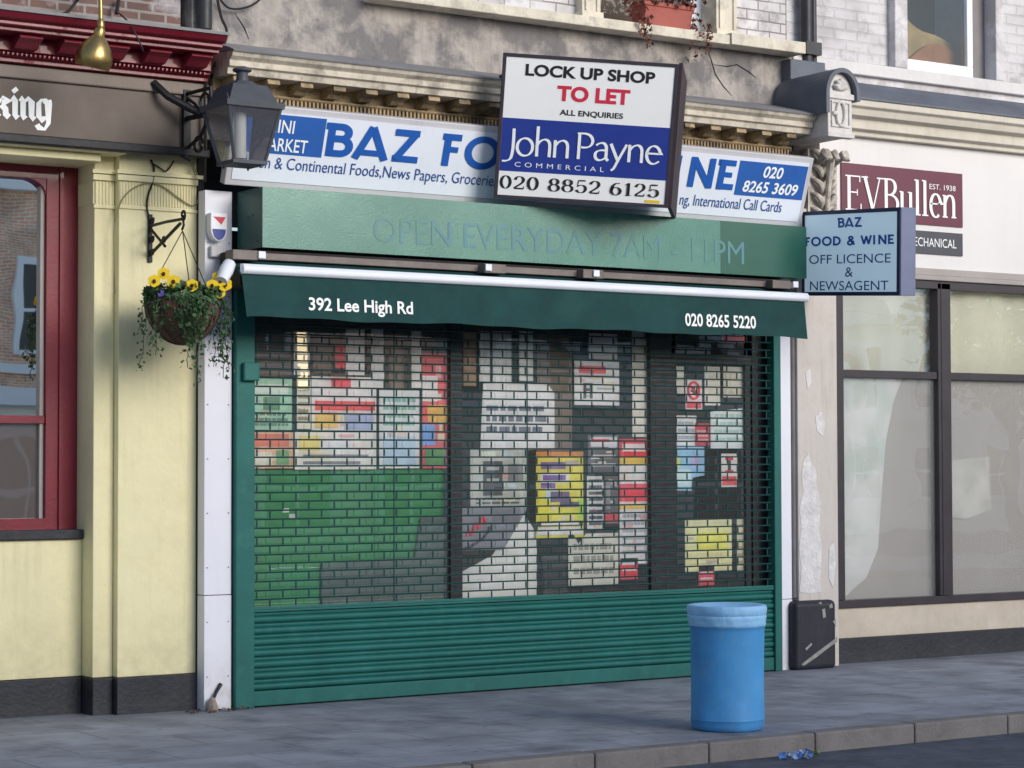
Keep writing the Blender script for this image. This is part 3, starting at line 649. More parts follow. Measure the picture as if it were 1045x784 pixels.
MB().quad((a_, .46, 5.95), (b_-.12, .46, 5.95), (b_-.12, .46, 8.2), (a_, .46, 8.2)).build('pane', M_upg, uwo)
ux = at(823, 30, .2).x
up = MB().tube([(ux, .2, 5.6), (ux, .2, 8.2)], .055, 14).box(ux-.07, ux+.12, .12, .3, 5.78, 5.9).tube([(ux+.1, .22, 5.4), (ux+.1, .22, 8.2)], .035, 10)
up.build('drainpipe', M_pipe, label='thin black drainpipe above the arched stone corbel', cat='drainpipe')

# shopfront behind the shutter
SG = .14
sf0, sf1 = wl1, rl0
zt = 3.75; zsr = .62
def fx(px, Y=SG): return at(px, 470, Y).x
sfr = MB()
mull = [(458, 470), (662, 684), (766, 792)]
for a, b in mull: sfr.box(fx(a), fx(b), SG-.03, SG+.06, PZ, zt)
sfr.box(sf0, sf1, SG-.03, SG+.06, zt-.12, zt).box(sf0, fx(258), SG-.03, SG+.06, PZ, zt-.12)
sfr.box(fx(258), fx(458), SG-.03, SG+.06, zsr-.08, zsr).box(fx(470), fx(662), SG-.03, SG+.06, zsr-.08, zsr).box(fx(684), fx(766), SG-.03, SG+.06, PZ, .3)
zh = at(725, 372, SG).z
sfr.box(fx(684), fx(766), SG-.028, SG+.05, zh, zh+.09)
sfr.build('shopfront_frame', M_aluframe, shop, bevel=.004)
MB().box(sf0, fx(662), SG-.01, SG+.05, PZ, zsr-.08).build('stallriser', M_inner2, shop)
for (a, b) in ((258, 458), (470, 662)):
    MB().quad((fx(a), SG, zsr), (fx(b), SG, zsr), (fx(b), SG, zt-.12), (fx(a), SG, zt-.12)).build('shop_window', M_glass, shop)
dr = MB().box(fx(684), fx(690), SG-.01, SG+.03, .3, zh).box(fx(760), fx(766), SG-.01, SG+.03, .3, zh).box(fx(690), fx(760), SG-.01, SG+.03, .3, .55).build('shop_door', M_aluframe, shop)
MB().quad((fx(690), SG+.005, .55), (fx(760), SG+.005, .55), (fx(760), SG+.005, zt-.12), (fx(690), SG+.005, zt-.12)).build('pane', M_glass, dr)
inn = MB()
inn.quad((-2.6, 3.4, 0), (2.95, 3.4, 0), (2.95, 3.4, 4), (-2.6, 3.4, 4)).quad((-2.6, .3, .05), (2.95, .3, .05), (2.95, 3.4, .05), (-2.6, 3.4, .05))
inn.quad((-2.6, .3, 3.8), (2.95, .3, 3.8), (2.95, 3.4, 3.8), (-2.6, 3.4, 3.8)).quad((-2.6, .3, 0), (-2.6, 3.4, 0), (-2.6, 3.4, 4), (-2.6, .3, 4)).quad((2.95, .3, 0), (2.95, 3.4, 0), (2.95, 3.4, 4), (2.95, .3, 4))
inn.build('interior', M_inner, shop)

# ------------------------------------------------------------------ shutter
sh = thing('roller_shutter', (.2, -.02, PZ), 'green roller shutter with open brick lattice over ribbed solid slats', 'roller shutter')
gl0, gl1, gr0, gr1 = wl1+.012, at(257.3, 500, 0).x, at(787, 500, 0).x, rl0-.004
for (a, b) in ((gl0, gl1), (gr0, gr1)):
    MB().box(a, b, -.05, .05, PZ, 3.6).build('guide_rail', M_green, sh, bevel=.008)
zl0 = .815; pitch = .0695
lat = MB(); z = zl0; i = 0
while z < 3.56:
    lat.extr([(-.012, z-.0062), (-.016, z), (-.012, z+.0062), (-.006, z+.0062), (-.006, z-.0062)], gl1-.01, gr0+.01)
    u = gl1+.03+(0 if i % 2 else .115)
    while u < gr0-.01:
        lat.box(u, u+.013, -.0115, -.0065, z+.008, z+pitch-.008); u += .23
    z += pitch; i += 1
for px in (402, 538): 
    u = at(px, 470, -.02).x; lat.box(u-.005, u+.005, -.024, -.019, zl0, 3.56)
lat.build('lattice_curtain', M_latt, sh)
sp = .088; prof = []; n = 7
zsb = PZ+.13
n = int(round((zl0-.03-zsb)/sp)); sp = (zl0-.03-zsb)/n
sl = [(.03, zsb)]
for k in range(n):
    z = zsb+k*sp
    for t, y in ((0.0, .006), (.04, -.006), (.14, -.018), (.26, -.025), (.38, -.026), (.5, -.021), (.6, -.01), (.64, -.002), (.7, -.012), (.84, -.016), (.93, -.012), (.97, .004)):
        sl.append((y, z+t*sp))
sl += [(.03, zsb+n*sp)]
MB().extr(sl, gl1-.01, gr0+.01).build('slat_panel', M_green, sh)
MB().box(gl1+.002, gr0-.002, -.035, .03, zl0-.028, zl0-.011).box(gl1+.002, gr0-.002, -.03, .03, zl0-.011, zl0+.012).build('joining_rail', M_green, sh, bevel=.004)
MB().box(gl1+.002, gr0-.002, -.03, .035, PZ+.012, zsb-.002).build('bottom_rail', M_green, sh, bevel=.006)
# lock box on the left rail
lx0, lx1, lz0, lz1 = rectpx((247, 370), (263, 389), -.06)
MB().box(lx0, lx1, -.1, -.052, lz0, lz1).build('lock_box', M_green, sh, bevel=.01)
# hood
HY = -.45; hz0, hz1 = 3.60, 4.065; hx0, hx1 = -2.578, 2.885
hxm = at(735, 245, HY).x
hood = MB().box(hx0, hx1, HY, -.02, hz0, hz1, 0)
hood.f[2:3] = []; hood.mi[2:3] = []; hood.sm[2:3] = []
hood.quad((hx0, HY, hz0), (hxm, HY, hz0), (hxm, HY, hz1), (hx0, HY, hz1), 0).quad((hxm, HY, hz0), (hx1, HY, hz0), (hx1, HY, hz1), (hxm, HY, hz1), 2)  # green changes where the painted glare ends
hood.mi[0] = 1
ho = hood.build('shutter_hood', [M_hood, M_hoodd, M_hoodr], sh)
letter(ho, wallplane(HY), sans('OPEN EVERYDAY 7AM - 11PM'), (380.7, 221.5, 246.7, 759, 255.5), M_fadeb, eps=.003)
for fx_, z in ((hx0, 3.9),):
    for (y, dz) in ((-.28, .0), (-.2, .0), (-.36, -.2), (-.12, -.22)): MB().lathe((fx_-.002, y, 3.86+dz), [(.001, -.009), (.007, -.006), (.009, 0), (.007, .006), (.001, .009)], 10).build('rivet', M_mech, sh)

# ------------------------------------------------------------------ awning
aw = thing('awning', (-.05, -.4, 3.3), 'folded bottle green shop awning with white front bar and printed valance', 'awning')
AY = -.6
avx0, avx1 = -2.835, 2.715
zbar = at(530, 289, AY-.02).z
zv0 = 3.05
MB().box(-2.75, 2.8, -.42, -.06, 3.30, 3.58).build('cassette', M_gap, aw, bevel=.01)
mc = MB().box(-2.84, 2.72, -.47, -.43, 3.50, 3.555)
for px in (245, 500, 600, 792): 
    u = at(px, 268, -.5).x; mc.box(u-.09, u+.12, -.56, -.43, 3.485, 3.56)
mc.build('support_bar', M_mech, aw, bevel=.006)
for px in (266, 497, 607, 810):
    u = at(px, 272, -.55).x; wt = MB().box(u-.03, u+.03, -.58, -.561, 3.50, 3.555)
    wt.build('bracket_cap', M_awnbar, aw, bevel=.004)
MB().extr([(-.44, 3.49), (-.44, 3.465), (AY+.01, 3.36), (AY, 3.385)], avx0, avx1).build('canopy', M_awn, aw)
bar = [(AY+.02, zbar-.038), (AY-.03, zbar-.036), (AY-.05, zbar-.015), (AY-.05, zbar+.015), (AY-.03, zbar+.04), (AY+.02, zbar+.045)]
MB().extr(bar, avx0-.0, avx1+.03).build('front_bar', M_awnbar, aw, bevel=.008)
va = MB(); ns = 90; vv = []; ff = []
zt_ = zbar-.03
for i in range(ns+1):
    t = i/ns; x = avx0+(avx1-avx0)*t
    for j in range(5):
        s = j/4; wv = .012*s*math.sin(t*31)+.008*s*math.sin(t*77+1)
        xx = x+ (.035*s if i == 0 else 0) + (.02*s if i == ns else 0)
        vv.append((xx, AY-.01-wv*.0-.02*s, zt_+(zv0-zt_)*s+(.007*math.sin(t*23)+.004*math.sin(t*61))*s))
for i in range(ns):
    for j in range(4): a = i*5+j; ff.append((a, a+5, a+6, a+1))
va.add(vv, ff, 0, True)
vo = va.build('valance', M_awn, aw)
vpl = Plane((0, AY-.012, zt_), (1, 0, 0), (0, .02, (zt_-zv0)))
vpl.N = vpl.A.cross(vpl.U)
letter(vo, vpl, sans('392 Lee High Rd', .022), (314.8, 304, 316.3, 421, 314), M_txtw, eps=.006)
letter(vo, vpl, sans('020 8265 5220', .022), (698.8, 320.2, 332.3, 771, 329.5), M_txtw, eps=.006)
el = MB(); p0 = at(222, 287, -.55); 
el.tube([at(234, 270, -.5), at(231, 276, -.55), at(226, 287, -.6)], [.05, .055, .045], 12)
el.build('end_elbow', M_awnbar, aw)

# ------------------------------------------------------------------ shop name sign
t_ = math.atan2(.2, .61)
fpl = Plane((-2.755, -.15, 4.10), (1, 0, 0), (0, -math.sin(t_), math.cos(t_)))
FW, FH = 5.83, .645
sg = thing('shop_sign', (.1, -.2, 4.1), 'long white shop sign lettered in blue across the closed shop', 'shop sign')
MB().obox(fpl.p(0, 0, -.09), fpl.A*FW, fpl.U*FH, fpl.N*.088).build('case', M_signf, sg, bevel=.008)
face = MB().obox(fpl.p(.05, .05, -.001), fpl.A*(FW-.1), fpl.U*(FH-.1), fpl.N*.006).build('face', M_signw, sg)
fp2 = Plane(fpl.p(0, 0, .006), fpl.A, fpl.U)
pn = MB()
u0, v1 = fp2.uv(249, 113.5); u1, v0 = fp2.uv(327.7, 161)
pn.obox(fp2.p(.10, v0, 0), fp2.A*(u1-.10), fp2.U*(fp2.uv(327.7, 121)[1]-v0), fp2.N*.002)
pnl = pn.build('blue_panel', M_blue, face)
pn = MB(); plrect(pn, fp2, (755.6, 163.8), (818, 204.5), .002); pnr = pn.build('blue_panel', M_blue, face)
letter(face, fp2, sans('MINI', .01), (273, 121.2, 134.2, 300.4, 129.5), M_txtw, eps=.005)
letter(face, fp2, sans('MARKET', .01), (264, 139.5, 152.5, 313.4, 151), M_txtw, eps=.005)
letter(face, fp2, deco('BAZ FOOD & WINE'), (331.5, 124.5, 159, 749.5, 181), M_blue2, eps=.004)
letter(face, fp2, sans('Polish & Continental Foods,News Papers, Groceries'), (246, 157.5, 169.5, 508, 184), M_sblue, eps=.004)
letter(face, fp2, sans('ng, International Call Cards'), (694, 197.5, 208.7, 798.6, 207), M_sblue, eps=.004)
letter(face, fp2, sans('020', .02, shear=.15), (779.2, 169.8, 181, 799.2, 176.3), M_txtw, eps=.005)
letter(face, fp2, sans('8265 3609', .02, shear=.15), (758, 184.2, 195.2, 814.2, 192), M_txtw, eps=.005)

# ------------------------------------------------------------------ letting board (V-board)
th, ti, rl = -.5, .215, -.053
n_ = Vector((math.sin(th), -math.cos(th), 0)); a_ = Vector((math.cos(th), math.sin(th), 0)); u_ = Vector((n_.x*math.sin(ti), n_.y*math.sin(ti), math.cos(ti)))
A_ = a_*math.cos(rl)+u_*math.sin(rl); U_ = -a_*math.sin(rl)+u_*math.cos(rl)
bo = Vector((-.437, -.4, 4.122)); BW, BH = 1.442, 1.181
bp = Plane(bo, A_, U_)
lb = thing('letting_board', bo, 'white and navy lock up shop to let board fixed over the shop sign', 'sign board')
fb = .028
bf = MB()
bf.obox(bp.p(0, 0, -.04), bp.A*BW, bp.U*fb, bp.N*.04).obox(bp.p(0, BH-fb, -.04), bp.A*BW, bp.U*fb, bp.N*.04)
bf.obox(bp.p(0, fb, -.04), bp.A*fb, bp.U*(BH-2*fb), bp.N*.04).obox(bp.p(BW-fb, fb, -.04), bp.A*fb, bp.U*(BH-2*fb), bp.N*.04)
bf.build('board_frame', M_bwood, lb, bevel=.003)
bfc = MB().obox(bp.p(fb, fb, -.03), bp.A*(BW-2*fb), bp.U*(BH-2*fb), bp.N*.022).build('board_face', M_signb, lb)
b2 = Plane(bp.p(0, 0, -.008), bp.A, bp.U)
nv = MB(); v1 = b2.uv(510.5, 119.7)[1]; v0 = b2.uv(507, 173.8)[1]
nv.obox(b2.p(fb+.002, v0, 0), b2.A*(BW-2*fb-.004), b2.U*(v1-v0), b2.N*.002); nv.build('navy_band', M_navy, bfc)
letter(bfc, b2, sans('LOCK UP SHOP', .035), (536.4, 65.7, 76.6, 668.8, 78.4), M_ink)
letter(bfc, b2, sans('TO LET', .04), (568.6, 88, 102, 643, 99), M_red2)
letter(bfc, b2, sans('ALL ENQUIRIES', .022), (571.2, 111.9, 117.2, 635.9, 118), M_ink)
letter(bfc, b2, hum('John Payne'), (513.4, 130.5, 157.6, 676.5, 162), M_txtw, eps=.005)
letter(bfc, b2, sans('COMMERCIAL', -.005, spacing=1.7), (525.2, 165.2, 170, 616.2, 174.5), M_txtw, eps=.005)
letter(bfc, b2, did('020 8852 6125'), (510, 178.8, 191.8, 672.5, 197.5), M_ink)
yl = MB(); plrect(yl, b2, (658, 204), (673, 207.6), .003); yl.build('small_label', M_petal, bfc)
# returning board, seen edge-on
q0 = bp.p(BW+.004, 0, -.03); q1 = bp.p(BW+.004, BH+.01, -.03)
dv = Vector((.645, .765, 0))*.92
rb = MB(); rb.poly([q0, q0+dv, q1+dv, q1], Vector((.765, -.645, 0))*.03); rb.build('return_board', M_backw, lb)
for q in ([bp.p(.1, .2, -.05), (-.3, -.02, 4.75)], [bp.p(.1, BH-.2, -.05), (-.3, -.3, 5.15)]): MB().tube(q, .018, 8).build('batten', M_bwood, lb)

# ------------------------------------------------------------------ projecting sign
th, ti, rl = -PI/2, .0398, -.0643
n_ = Vector((math.sin(th), -math.cos(th), 0)); a_ = Vector((math.cos(th), math.sin(th), 0)); u_ = Vector((n_.x*math.sin(ti), n_.y*math.sin(ti), math.cos(ti)))
A_ = a_*math.cos(rl)+u_*math.sin(rl); U_ = -a_*math.sin(rl)+u_*math.cos(rl)
pp = Plane((3.13, -.1, 3.4765), A_, U_); SWd, SHt = 1.29, .77
ps_ = thing('projecting_sign', (3.13, -.1, 3.48), 'pale blue projecting box sign with navy frame hung beside the shop', 'projecting sign')
MB().obox(pp.p(0, 0, -.19), pp.A*SWd, pp.U*SHt, pp.N*.178).build('box', M_edge, ps_, bevel=.008)
fb = .035; pfm = MB()
pfm.obox(pp.p(0, 0, -.011), pp.A*SWd, pp.U*fb, pp.N*.014).obox(pp.p(0, SHt-fb, -.011), pp.A*SWd, pp.U*fb, pp.N*.014)
pfm.obox(pp.p(0, fb, -.011), pp.A*fb, pp.U*(SHt-2*fb), pp.N*.014).obox(pp.p(SWd-fb-.005, fb, -.011), pp.A*(fb+.005), pp.U*(SHt-2*fb), pp.N*.014)
pfm.build('frame', M_navyf, ps_, bevel=.002)
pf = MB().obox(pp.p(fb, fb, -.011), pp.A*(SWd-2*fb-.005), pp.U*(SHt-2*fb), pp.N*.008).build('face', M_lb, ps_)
p2 = Plane(pp.p(0, 0, -.003), pp.A, pp.U)
letter(pf, p2, deco('BAZ'), (855, 222.5, 232.5, 879.8, 226.4), M_blue2)
letter(pf, p2, deco('FOOD & WINE'), (821.8, 242.3, 251.6, 912.6, 243.8), M_blue2)
letter(pf, p2, sans('OFF LICENCE'), (826, 260.6, 269.5, 909.2, 263.2), M_sblue)
letter(pf, p2, sans('&'), (862.6, 272.8, 282.6, 870.6, 277.3), M_sblue)
letter(pf, p2, sans('NEWSAGENT'), (826.8, 287.2, 296.4, 906.8, 290.4), M_sblue)
for z in (3.7, 4.05): MB().tube([(3.22, .1, z), (3.22, -.12, z)], .03, 10).build('fixing_arm', M_iron, ps_)

# ================================================================== OFFICE (right)
off = thing('office_building', (6.5, .3, 0), 'pale stucco office front with maroon sign and large frosted windows', 'building')
EY = .22
ox0, ox1 = pl1+.003, 12
zr0, zr1 = at(858, 652, EY).z, at(858, 621, EY).z
MB().box(ox0, ox1, EY-.03, .6, .04, zr0).build('plinth', M_black, off, bevel=.006)
MB().box(ox0, ox1, EY, .6, zr0+.002, zr1).build('stallriser', M_riser, off, bevel=.004)
WY = EY+.02
def ex(px, Y=WY): return at(px, 470, Y).x
zt0 = at(858, 381, WY).z; zw1 = 3.70
of = MB()
of.box(ox0, ox1, WY-.05, WY+.08, zr1+.002, zr1+.075)
of.box(ox0, ex(859.5), WY-.03, WY+.08, zr1+.077, zw1)
m0, m1 = ex(955.5), ex(968.5)
of.box(m0, m1, WY-.04, WY+.08, zr1+.078, zw1).box(m0+.04, m0+.05, WY-.046, WY-.04, zr1+.078, zw1)
m2 = m0+(m1-ex(859.5))+.04
of.box(m2, m2+.17, WY-.04, WY+.08, zr1+.078, zw1)
of.box(ex(859.5)+.001, m0-.001, WY-.025, WY+.08, zt0-.035, zt0+.035).box(m1+.001, m2-.001, WY-.025, WY+.08, zt0-.035, zt0+.035)
of.box(ox0, ox1, WY-.04, WY+.08, zw1-.06+.002, zw1+.02)
of.build('window_frame', M_frame, off, bevel=.004)
for (a, b) in ((ex(859.5), m0), (m1, m2), (m2+.17, ox1)):
    MB().quad((a, WY+.02, zt0), (b, WY+.02, zt0), (b, WY+.02, zw1), (a, WY+.02, zw1)).build('upper_pane', M_evg, off)
    MB().quad((a, WY+.02, zr1), (b, WY+.02, zr1), (b, WY+.02, zt0), (a, WY+.02, zt0)).build('frosted_pane', M_evl, off)
M_reflback = mat('pale_reflection_backing', C(240, 232, 214, 1.2), .9, .05, 2, bump=0)
bl = MB(); n_b = 160; vv = []; ff = []
for i in range(n_b+1):
    x = ox0+(ox1-ox0)*i/n_b; y = WY+.11+.012*math.sin(i*.9)+.01*math.sin(i*.37+1)
    vv += [(x, y, zr1), (x, y, 3.69)]
    if i: ff.append((2*i-2, 2*i, 2*i+1, 2*i-1))
bl.add(vv, ff, 0, True)
bl.build('reflection_backing', M_reflback, off)  # pale sheet added behind the panes for the reflected building's brightness
M_darkrefl = mat('grey_pink_reflection', C(182, 174, 170, 1.2), .9, .08, 1.2, streak=.2, dirt=C(130, 126, 122), bump=0)
M_palerefl = mat('pale_green_reflection', C(240, 246, 232, 1.3), .9, .1, 3, patch=.5, pcol=C(196, 214, 204), ps=2.2, bump=0)
MB().box(ox0, ox1, WY+.075, WY+.078, zr1, zt0-.03).build('reflection_sheet', M_darkrefl, off)  # darker part of the reflection, put into the colour of a sheet
for (q, lab) in (([(860, 385), (921, 385), (912, 410), (904, 450), (900, 500), (896, 560), (884, 590), (872, 600), (860, 612)], 0), ([(969, 470), (1010, 466), (1012, 520), (985, 530), (969, 528)], 1)):  # sheets cut to imitate the reflections and their curved shade edge
    MB().poly([at(a, b, WY+.06) for a, b in q], Vector((0, .004, 0))).build('reflection_shape', (M_palerefl, mat('dull_reflection', C(206, 202, 196, 1.2), .9, .2, 4, bump=0))[lab], off)
MB().box(ox0, ox1, EY+.5, 5, .04, 4.9).build('body', M_inner, off)
zfm = at(940, 279, EY-.05).z
MB().box(ox0, ox1, EY-.05, .6, zw1+.022, zw1+.07).box(ox0, ox1, EY-.03, .6, zw1+.07, zw1+.14).build('head_moulding', M_mold, off, bevel=.008)
zef1 = at(870, 142, EY).z
MB().box(ox0, ox1, EY, .6, zw1+.142, zef1+.02).build('fascia', M_evf, off)
za, zb_, zc, zd = zef1+.0, at(870, 132, -.0).z, at(870, 120, -.12).z, at(870, 112, -.2).z
print('EV cornice', za, zb_, zc, zd)
MB().extr([(.6,za+.022),(.14,za+.022),(.14,za+.06),(.08,za+.08),(.08,za+.17),(.0,za+.19),(-.02,za+.25),(-.06,za+.27),(-.06,za+.33),(.6,za+.33)], ox0-.0, ox1).build('cornice', M_evc, off, bevel=.006)
MB().extr([(.5,za+.332),(-.065,za+.332),(-.075,za+.33),(-.075,za+.35),(.2,za+.50),(.26,za+.56),(.5,za+.57)], ox0, ox1).build('lead_flashing', M_leadd, off)
uz0 = at(900, 68, .25).z
MB().box(3.31, ox1, .26, .8, za+.4, uz0-.12).build('stucco_band', M_evup, off)
MB().box(3.31, ox1, .2, .8, uz0-.118, uz0).build('window_sill_course', mat('painted_sill', C(208, 204, 204, K), .7, .08, 2, streak=.35, dirt=C(150, 144, 140), bump=.3, bs=16), off, bevel=.01)
w0, w1 = at(912, 30, .4).x, at(990, 30, .4).x
M_evbrick = brickmat('thick_painted_brick', C(208, 205, 208, K), C(200, 196, 199, K), C(194, 190, 192, K), .29, .1, .012, patch=.8, pcol=C(196, 192, 194, K), ps=2.2, bump=.7, stain=(.75, C(120, 114, 114), 2.6))
for q in ((3.31, w0-.02), (w1+.28, ox1)): MB().box(*q, .3, .9, uz0+.002, 8.2).build('upper_wall', M_evbrick, off)
for q in ((w0-.17, w0), (w1+.16, w1+.27)): MB().box(*q, .2, .85, uz0+.001, 8.2).build('window_surround', M_evup, off, bevel=.01)
MB().box(w1, w1+.16, .36, .9, uz0+.001, 8.2).build('window_reveal', M_gpipe, off)
wu = MB().box(w0, w1, .36, .44, uz0+.03, uz0+.14).box(w0, w0+.05, .36, .44, uz0+.14, 8.2).box(w1-.08, w1, .36, .44, uz0+.14, 8.2).box(w0, w1, .33, .44, uz0+.001, uz0+.028)
wuo = wu.build('upper_window', M_upvc, off, bevel=.008)
MB().quad((w0, .40, uz0+.1), (w1, .40, uz0+.1), (w1, .40, 8.2), (w0, .40, 8.2)).build('pane', M_upg, wuo)
dpm = mat('olive_reflection', C(150, 132, 88, 1.2), .9, .3, 3, bump=.3, bs=12)
dpr = MB(); q = [(w0+.02, .6, uz0+.1), (w1-.06, .6, uz0+.1)]  # olive and rust shapes imitate the hills reflected in the pane
for i in range(13):
    t = i/12; q.append((w1-.06-(w1-w0-.08)*t, .6, uz0+.1+.30+.42*t**1.5+.03*math.sin(t*9)))
dpr.poly(q, Vector((0, .05, 0)))
q2 = [(w0+.3, .55, uz0+.1), (w1-.07, .55, uz0+.1)]+[(w1-.07-(w1-w0-.4)*i/8, .55, uz0+.12+.26*math.sin(PI*(.25+.7*i/8))) for i in range(9)]
dpr.poly(q2, Vector((0, .04, 0)), 1)
dpr.build('reflection_shape', [dpm, mat('rust_reflection', C(150, 104, 70, 1.2), .9, .3, 3, bump=.3, bs=12)], off)
MB().quad((w0-.1, 1.4, uz0), (w1+.1, 1.4, uz0), (w1+.1, 1.4, 8.2), (w0-.1, 1.4, 8.2)).build('sky_reflection_backing', mat('pale_blue_sky_reflection', C(140, 176, 206, 1.2), .9, .1, 1, bump=0), off)  # pale blue stands in for the reflected sky
MB().box(3.31, ox1, 1.5, 6, 4.9, 8.2).build('rear_body', M_inner, off)
# signs
epl = wallplane(EY)
es = MB(); plrect(es, epl, (857.4, 165.9), (981.4, 232.5), .016, th=.016)
eo = es.build('office_sign', M_maroon, label='maroon name panel with thin white serif letters on the office', cat='sign'); e2 = wallplane(EY-.016)
letter(eo, e2, ser('EVBullen'), (862.5, 178.3, 214, 975.5, 210), M_txtw)
letter(eo, e2, sans('EST. 1938'), (948.3, 187.7, 192.9, 975, 192.6), M_txtw)
es = MB(); plrect(es, epl, (857.4, 229.4), (981.4, 261.8), .016, th=.016)
eo = es.build('office_sign', M_slate, label='slate grey panel reading mechanical, below the maroon panel', cat='sign')
letter(eo, e2, sans('MECHANICAL'), (926.5, 241.5, 250.3, 975.8, 249.5), M_txtw)

# ================================================================== small things
# alarm box
ax0_, ax1_, az0_, az1_ = rectpx((214.5, 217), (231.5, 247), -.07)
al = thing('alarm_box', ((ax0_+ax1_)/2, 0, az0_), 'white alarm box with blue base and red mark on the white board', 'alarm')
pts = [(ax0_, -.08, az1_), (ax1_, -.08, az1_), (ax1_, -.08, az0_+.1)]
cxm = (ax0_+ax1_)/2; ar = (ax1_-ax0_)/2
low = [(cxm+ar*math.cos(a), -.08, az0_+.1+.1*math.sin(a)) for a in [-PI*i/10 for i in range(1, 10)]]
MB().poly(pts+low+[(ax0_, -.08, az0_+.1)], Vector((0, .078, 0))).build('case', M_upvc, al, bevel=.008)
MB().poly([(cxm+ar*.8*math.cos(a), -.083, az0_+.095+.085*math.sin(a)) for a in [-PI*i/10 for i in range(0, 11)]], Vector((0, .002, 0))).build('blue_lens', M_navy, al)
MB().poly([(cxm-.05, -.083, az1_-.03), (cxm+.055, -.083, az1_-.03), (cxm+.02, -.083, az0_+.13)], Vector((0, .002, 0))).build('red_mark', M_red2, al)
MB().box(cxm-.05, cxm+.06, -.045, -.002, az0_-.12, az0_-.03).build('junction_box', M_signf, al, bevel=.01)

# brass spotlight
lp = at(98, 50, -.72)
br = thing('brass_spotlight', lp, 'brass gooseneck spotlight hanging over the red pub cornice', 'lamp')
d_ = Vector((-.12, .25, -.96)).normalized()
rot = d_.to_track_quat('-Z', 'Y').to_matrix().to_4x4(); rot.translation = lp
lm = MB(); lm.lathe((0, 0, 0), [(.03, .2), (.05, .17), (.052, .12), (.085, .085), (.135, .02), (.165, -.06), (.165, -.13), (.15, -.17), (.143, -.17), (.155, -.12), (.12, .0), (.01, .06)], 36)
lm.v = [tuple(rot @ (Vector(v)*.8)) for v in lm.v]
lm.build('shade', M_brass, br)
tp = rot @ Vector((0, 0, .155))
MB().tube([tp, tp+Vector((0, 0, .12)), tp+Vector((.0, .02, .4)), tp+Vector((0, .3, .75)), (tp.x, .28, tp.z+.85)], .016, 10).build('gooseneck', M_brass, br)
MB().lathe((tp.x, tp.y, tp.z), [(.02, -.02), (.03, 0), (.026, .04), (.016, .065)], 16).build('collar', M_brass, br)

# street lantern
LY = -.85
lc = Vector((at(247, 120, LY).x, LY, 0))
Z0, Z1 = at(247, 167, LY).z, at(247, 112, LY).z; H0, H1 = .125, .213
ln = thing('wall_lantern', (lc.x, lc.y, Z0-.03), 'dark four-sided lantern on an iron bracket above the white sign', 'lantern')
def frus(mb, z0, h0, z1, h1, mi=0, cap=False):
    v = [(lc.x+i*h0, lc.y+j*h0, z0) for i, j in ((-1,-1),(1,-1),(1,1),(-1,1))]+[(lc.x+i*h1, lc.y+j*h1, z1) for i, j in ((-1,-1),(1,-1),(1,1),(-1,1))]
    f = [(0,1,5,4),(1,2,6,5),(2,3,7,6),(3,0,4,7)]
    if cap: f += [(3,2,1,0),(4,5,6,7)]
    return mb.add(v, f, mi)
fm = MB()
for i, j in ((-1,-1),(1,-1),(1,1),(-1,1)):
    fm.tube([(lc.x+i*H0, lc.y+j*H0, Z0), (lc.x+i*H1, lc.y+j*H1, Z1)], .013, 6)
    fm.tube([(lc.x+i*H1, lc.y+j*H1, Z1+.02), (lc.x+i*(H1+.03), lc.y+j*(H1+.03), Z1+.07)], [.014, .004], 6)
    fm.tube([(lc.x+i*H0*.8, lc.y+j*H0*.8, Z0-.035), (lc.x+i*H0*.8, lc.y+j*H0*.8, Z0)], .008, 6)
frus(fm, Z0-.015, H0+.015, Z0+.01, H0+.015, cap=True); frus(fm, Z1-.01, H1+.02, Z1+.03, H1+.025, cap=True)
fm.build('frame', M_lant, ln)
rf = MB(); frus(rf, Z1+.03, H1-.01, Z1+.17, .14, cap=True); frus(rf, Z1+.172, .1, Z1+.21, .055, cap=True)
rf.lathe((lc.x, lc.y, Z1+.2), [(.05, 0), (.042, .05), (.045, .075), (.07, .085), (.072, .1), (.03, .12), (.001, .125)], 20)
rf.build('roof', M_lant, ln, bevel=.004)
gp = MB(); frus(gp, Z0+.01, H0-.002, Z1-.01, H1-.002); gp.build('glass', M_lglass, ln)
MB().lathe((lc.x-.03, lc.y-.03, Z0+.02), [(.001, 0), (.045, .01), (.045, .34), (.02, .37), (.001, .375)], 16).build('lamp_tube', M_lamp, ln)
bk = MB(); bpx = at(189, 125, 0).x; by = -.02; zA, zB = Z0+.16, Z0+.66; zc_ = Z0+.44
E_ = Vector((lc.x, lc.y+H1+.02, 0)); S_ = Vector((bpx, by, 0))
def bp_(t, z): q = S_.lerp(E_, t); return (q.x, q.y, z)
bk.box(bpx-.03, bpx+.03, by-.02, .0, zA, zB)
bk.tube([bp_(0, zc_), bp_(1, zc_-.02)], .02, 8)
bk.tube([bp_(0, zB-.03), bp_(.6, zB-.03), bp_(.62, zc_)], .016, 8)
bk.tube([bp_(0, zA+.04), bp_(.35, zA+.12), bp_(.6, zc_)], .014, 8)
bk.tube([bp_(0, zB-.06), bp_(.2, zB-.12), bp_(.4, zc_)], .013, 8)
bk.tube([bp_(.3+.1*math.cos(a), zA+.06+.06*math.sin(a)) for a in [i*.45 for i in range(14)]], .011, 6)
bk.tube([bp_(.45+.1*math.cos(a), zB-.12+.06*math.sin(a)) for a in [i*.45 for i in range(14)]], .011, 6)
bk.tube([(bpx-.28, -.03, zB+.03), (bpx-.2, -.12, zB-.08), bp_(.3, zc_+.02)], .03, 8)
bk.tube([(bpx-.06, -.06, zA-.02), (E_.x-.05, -.06, zA-.05)], .014, 6)
bk.build('bracket', M_iron, ln)

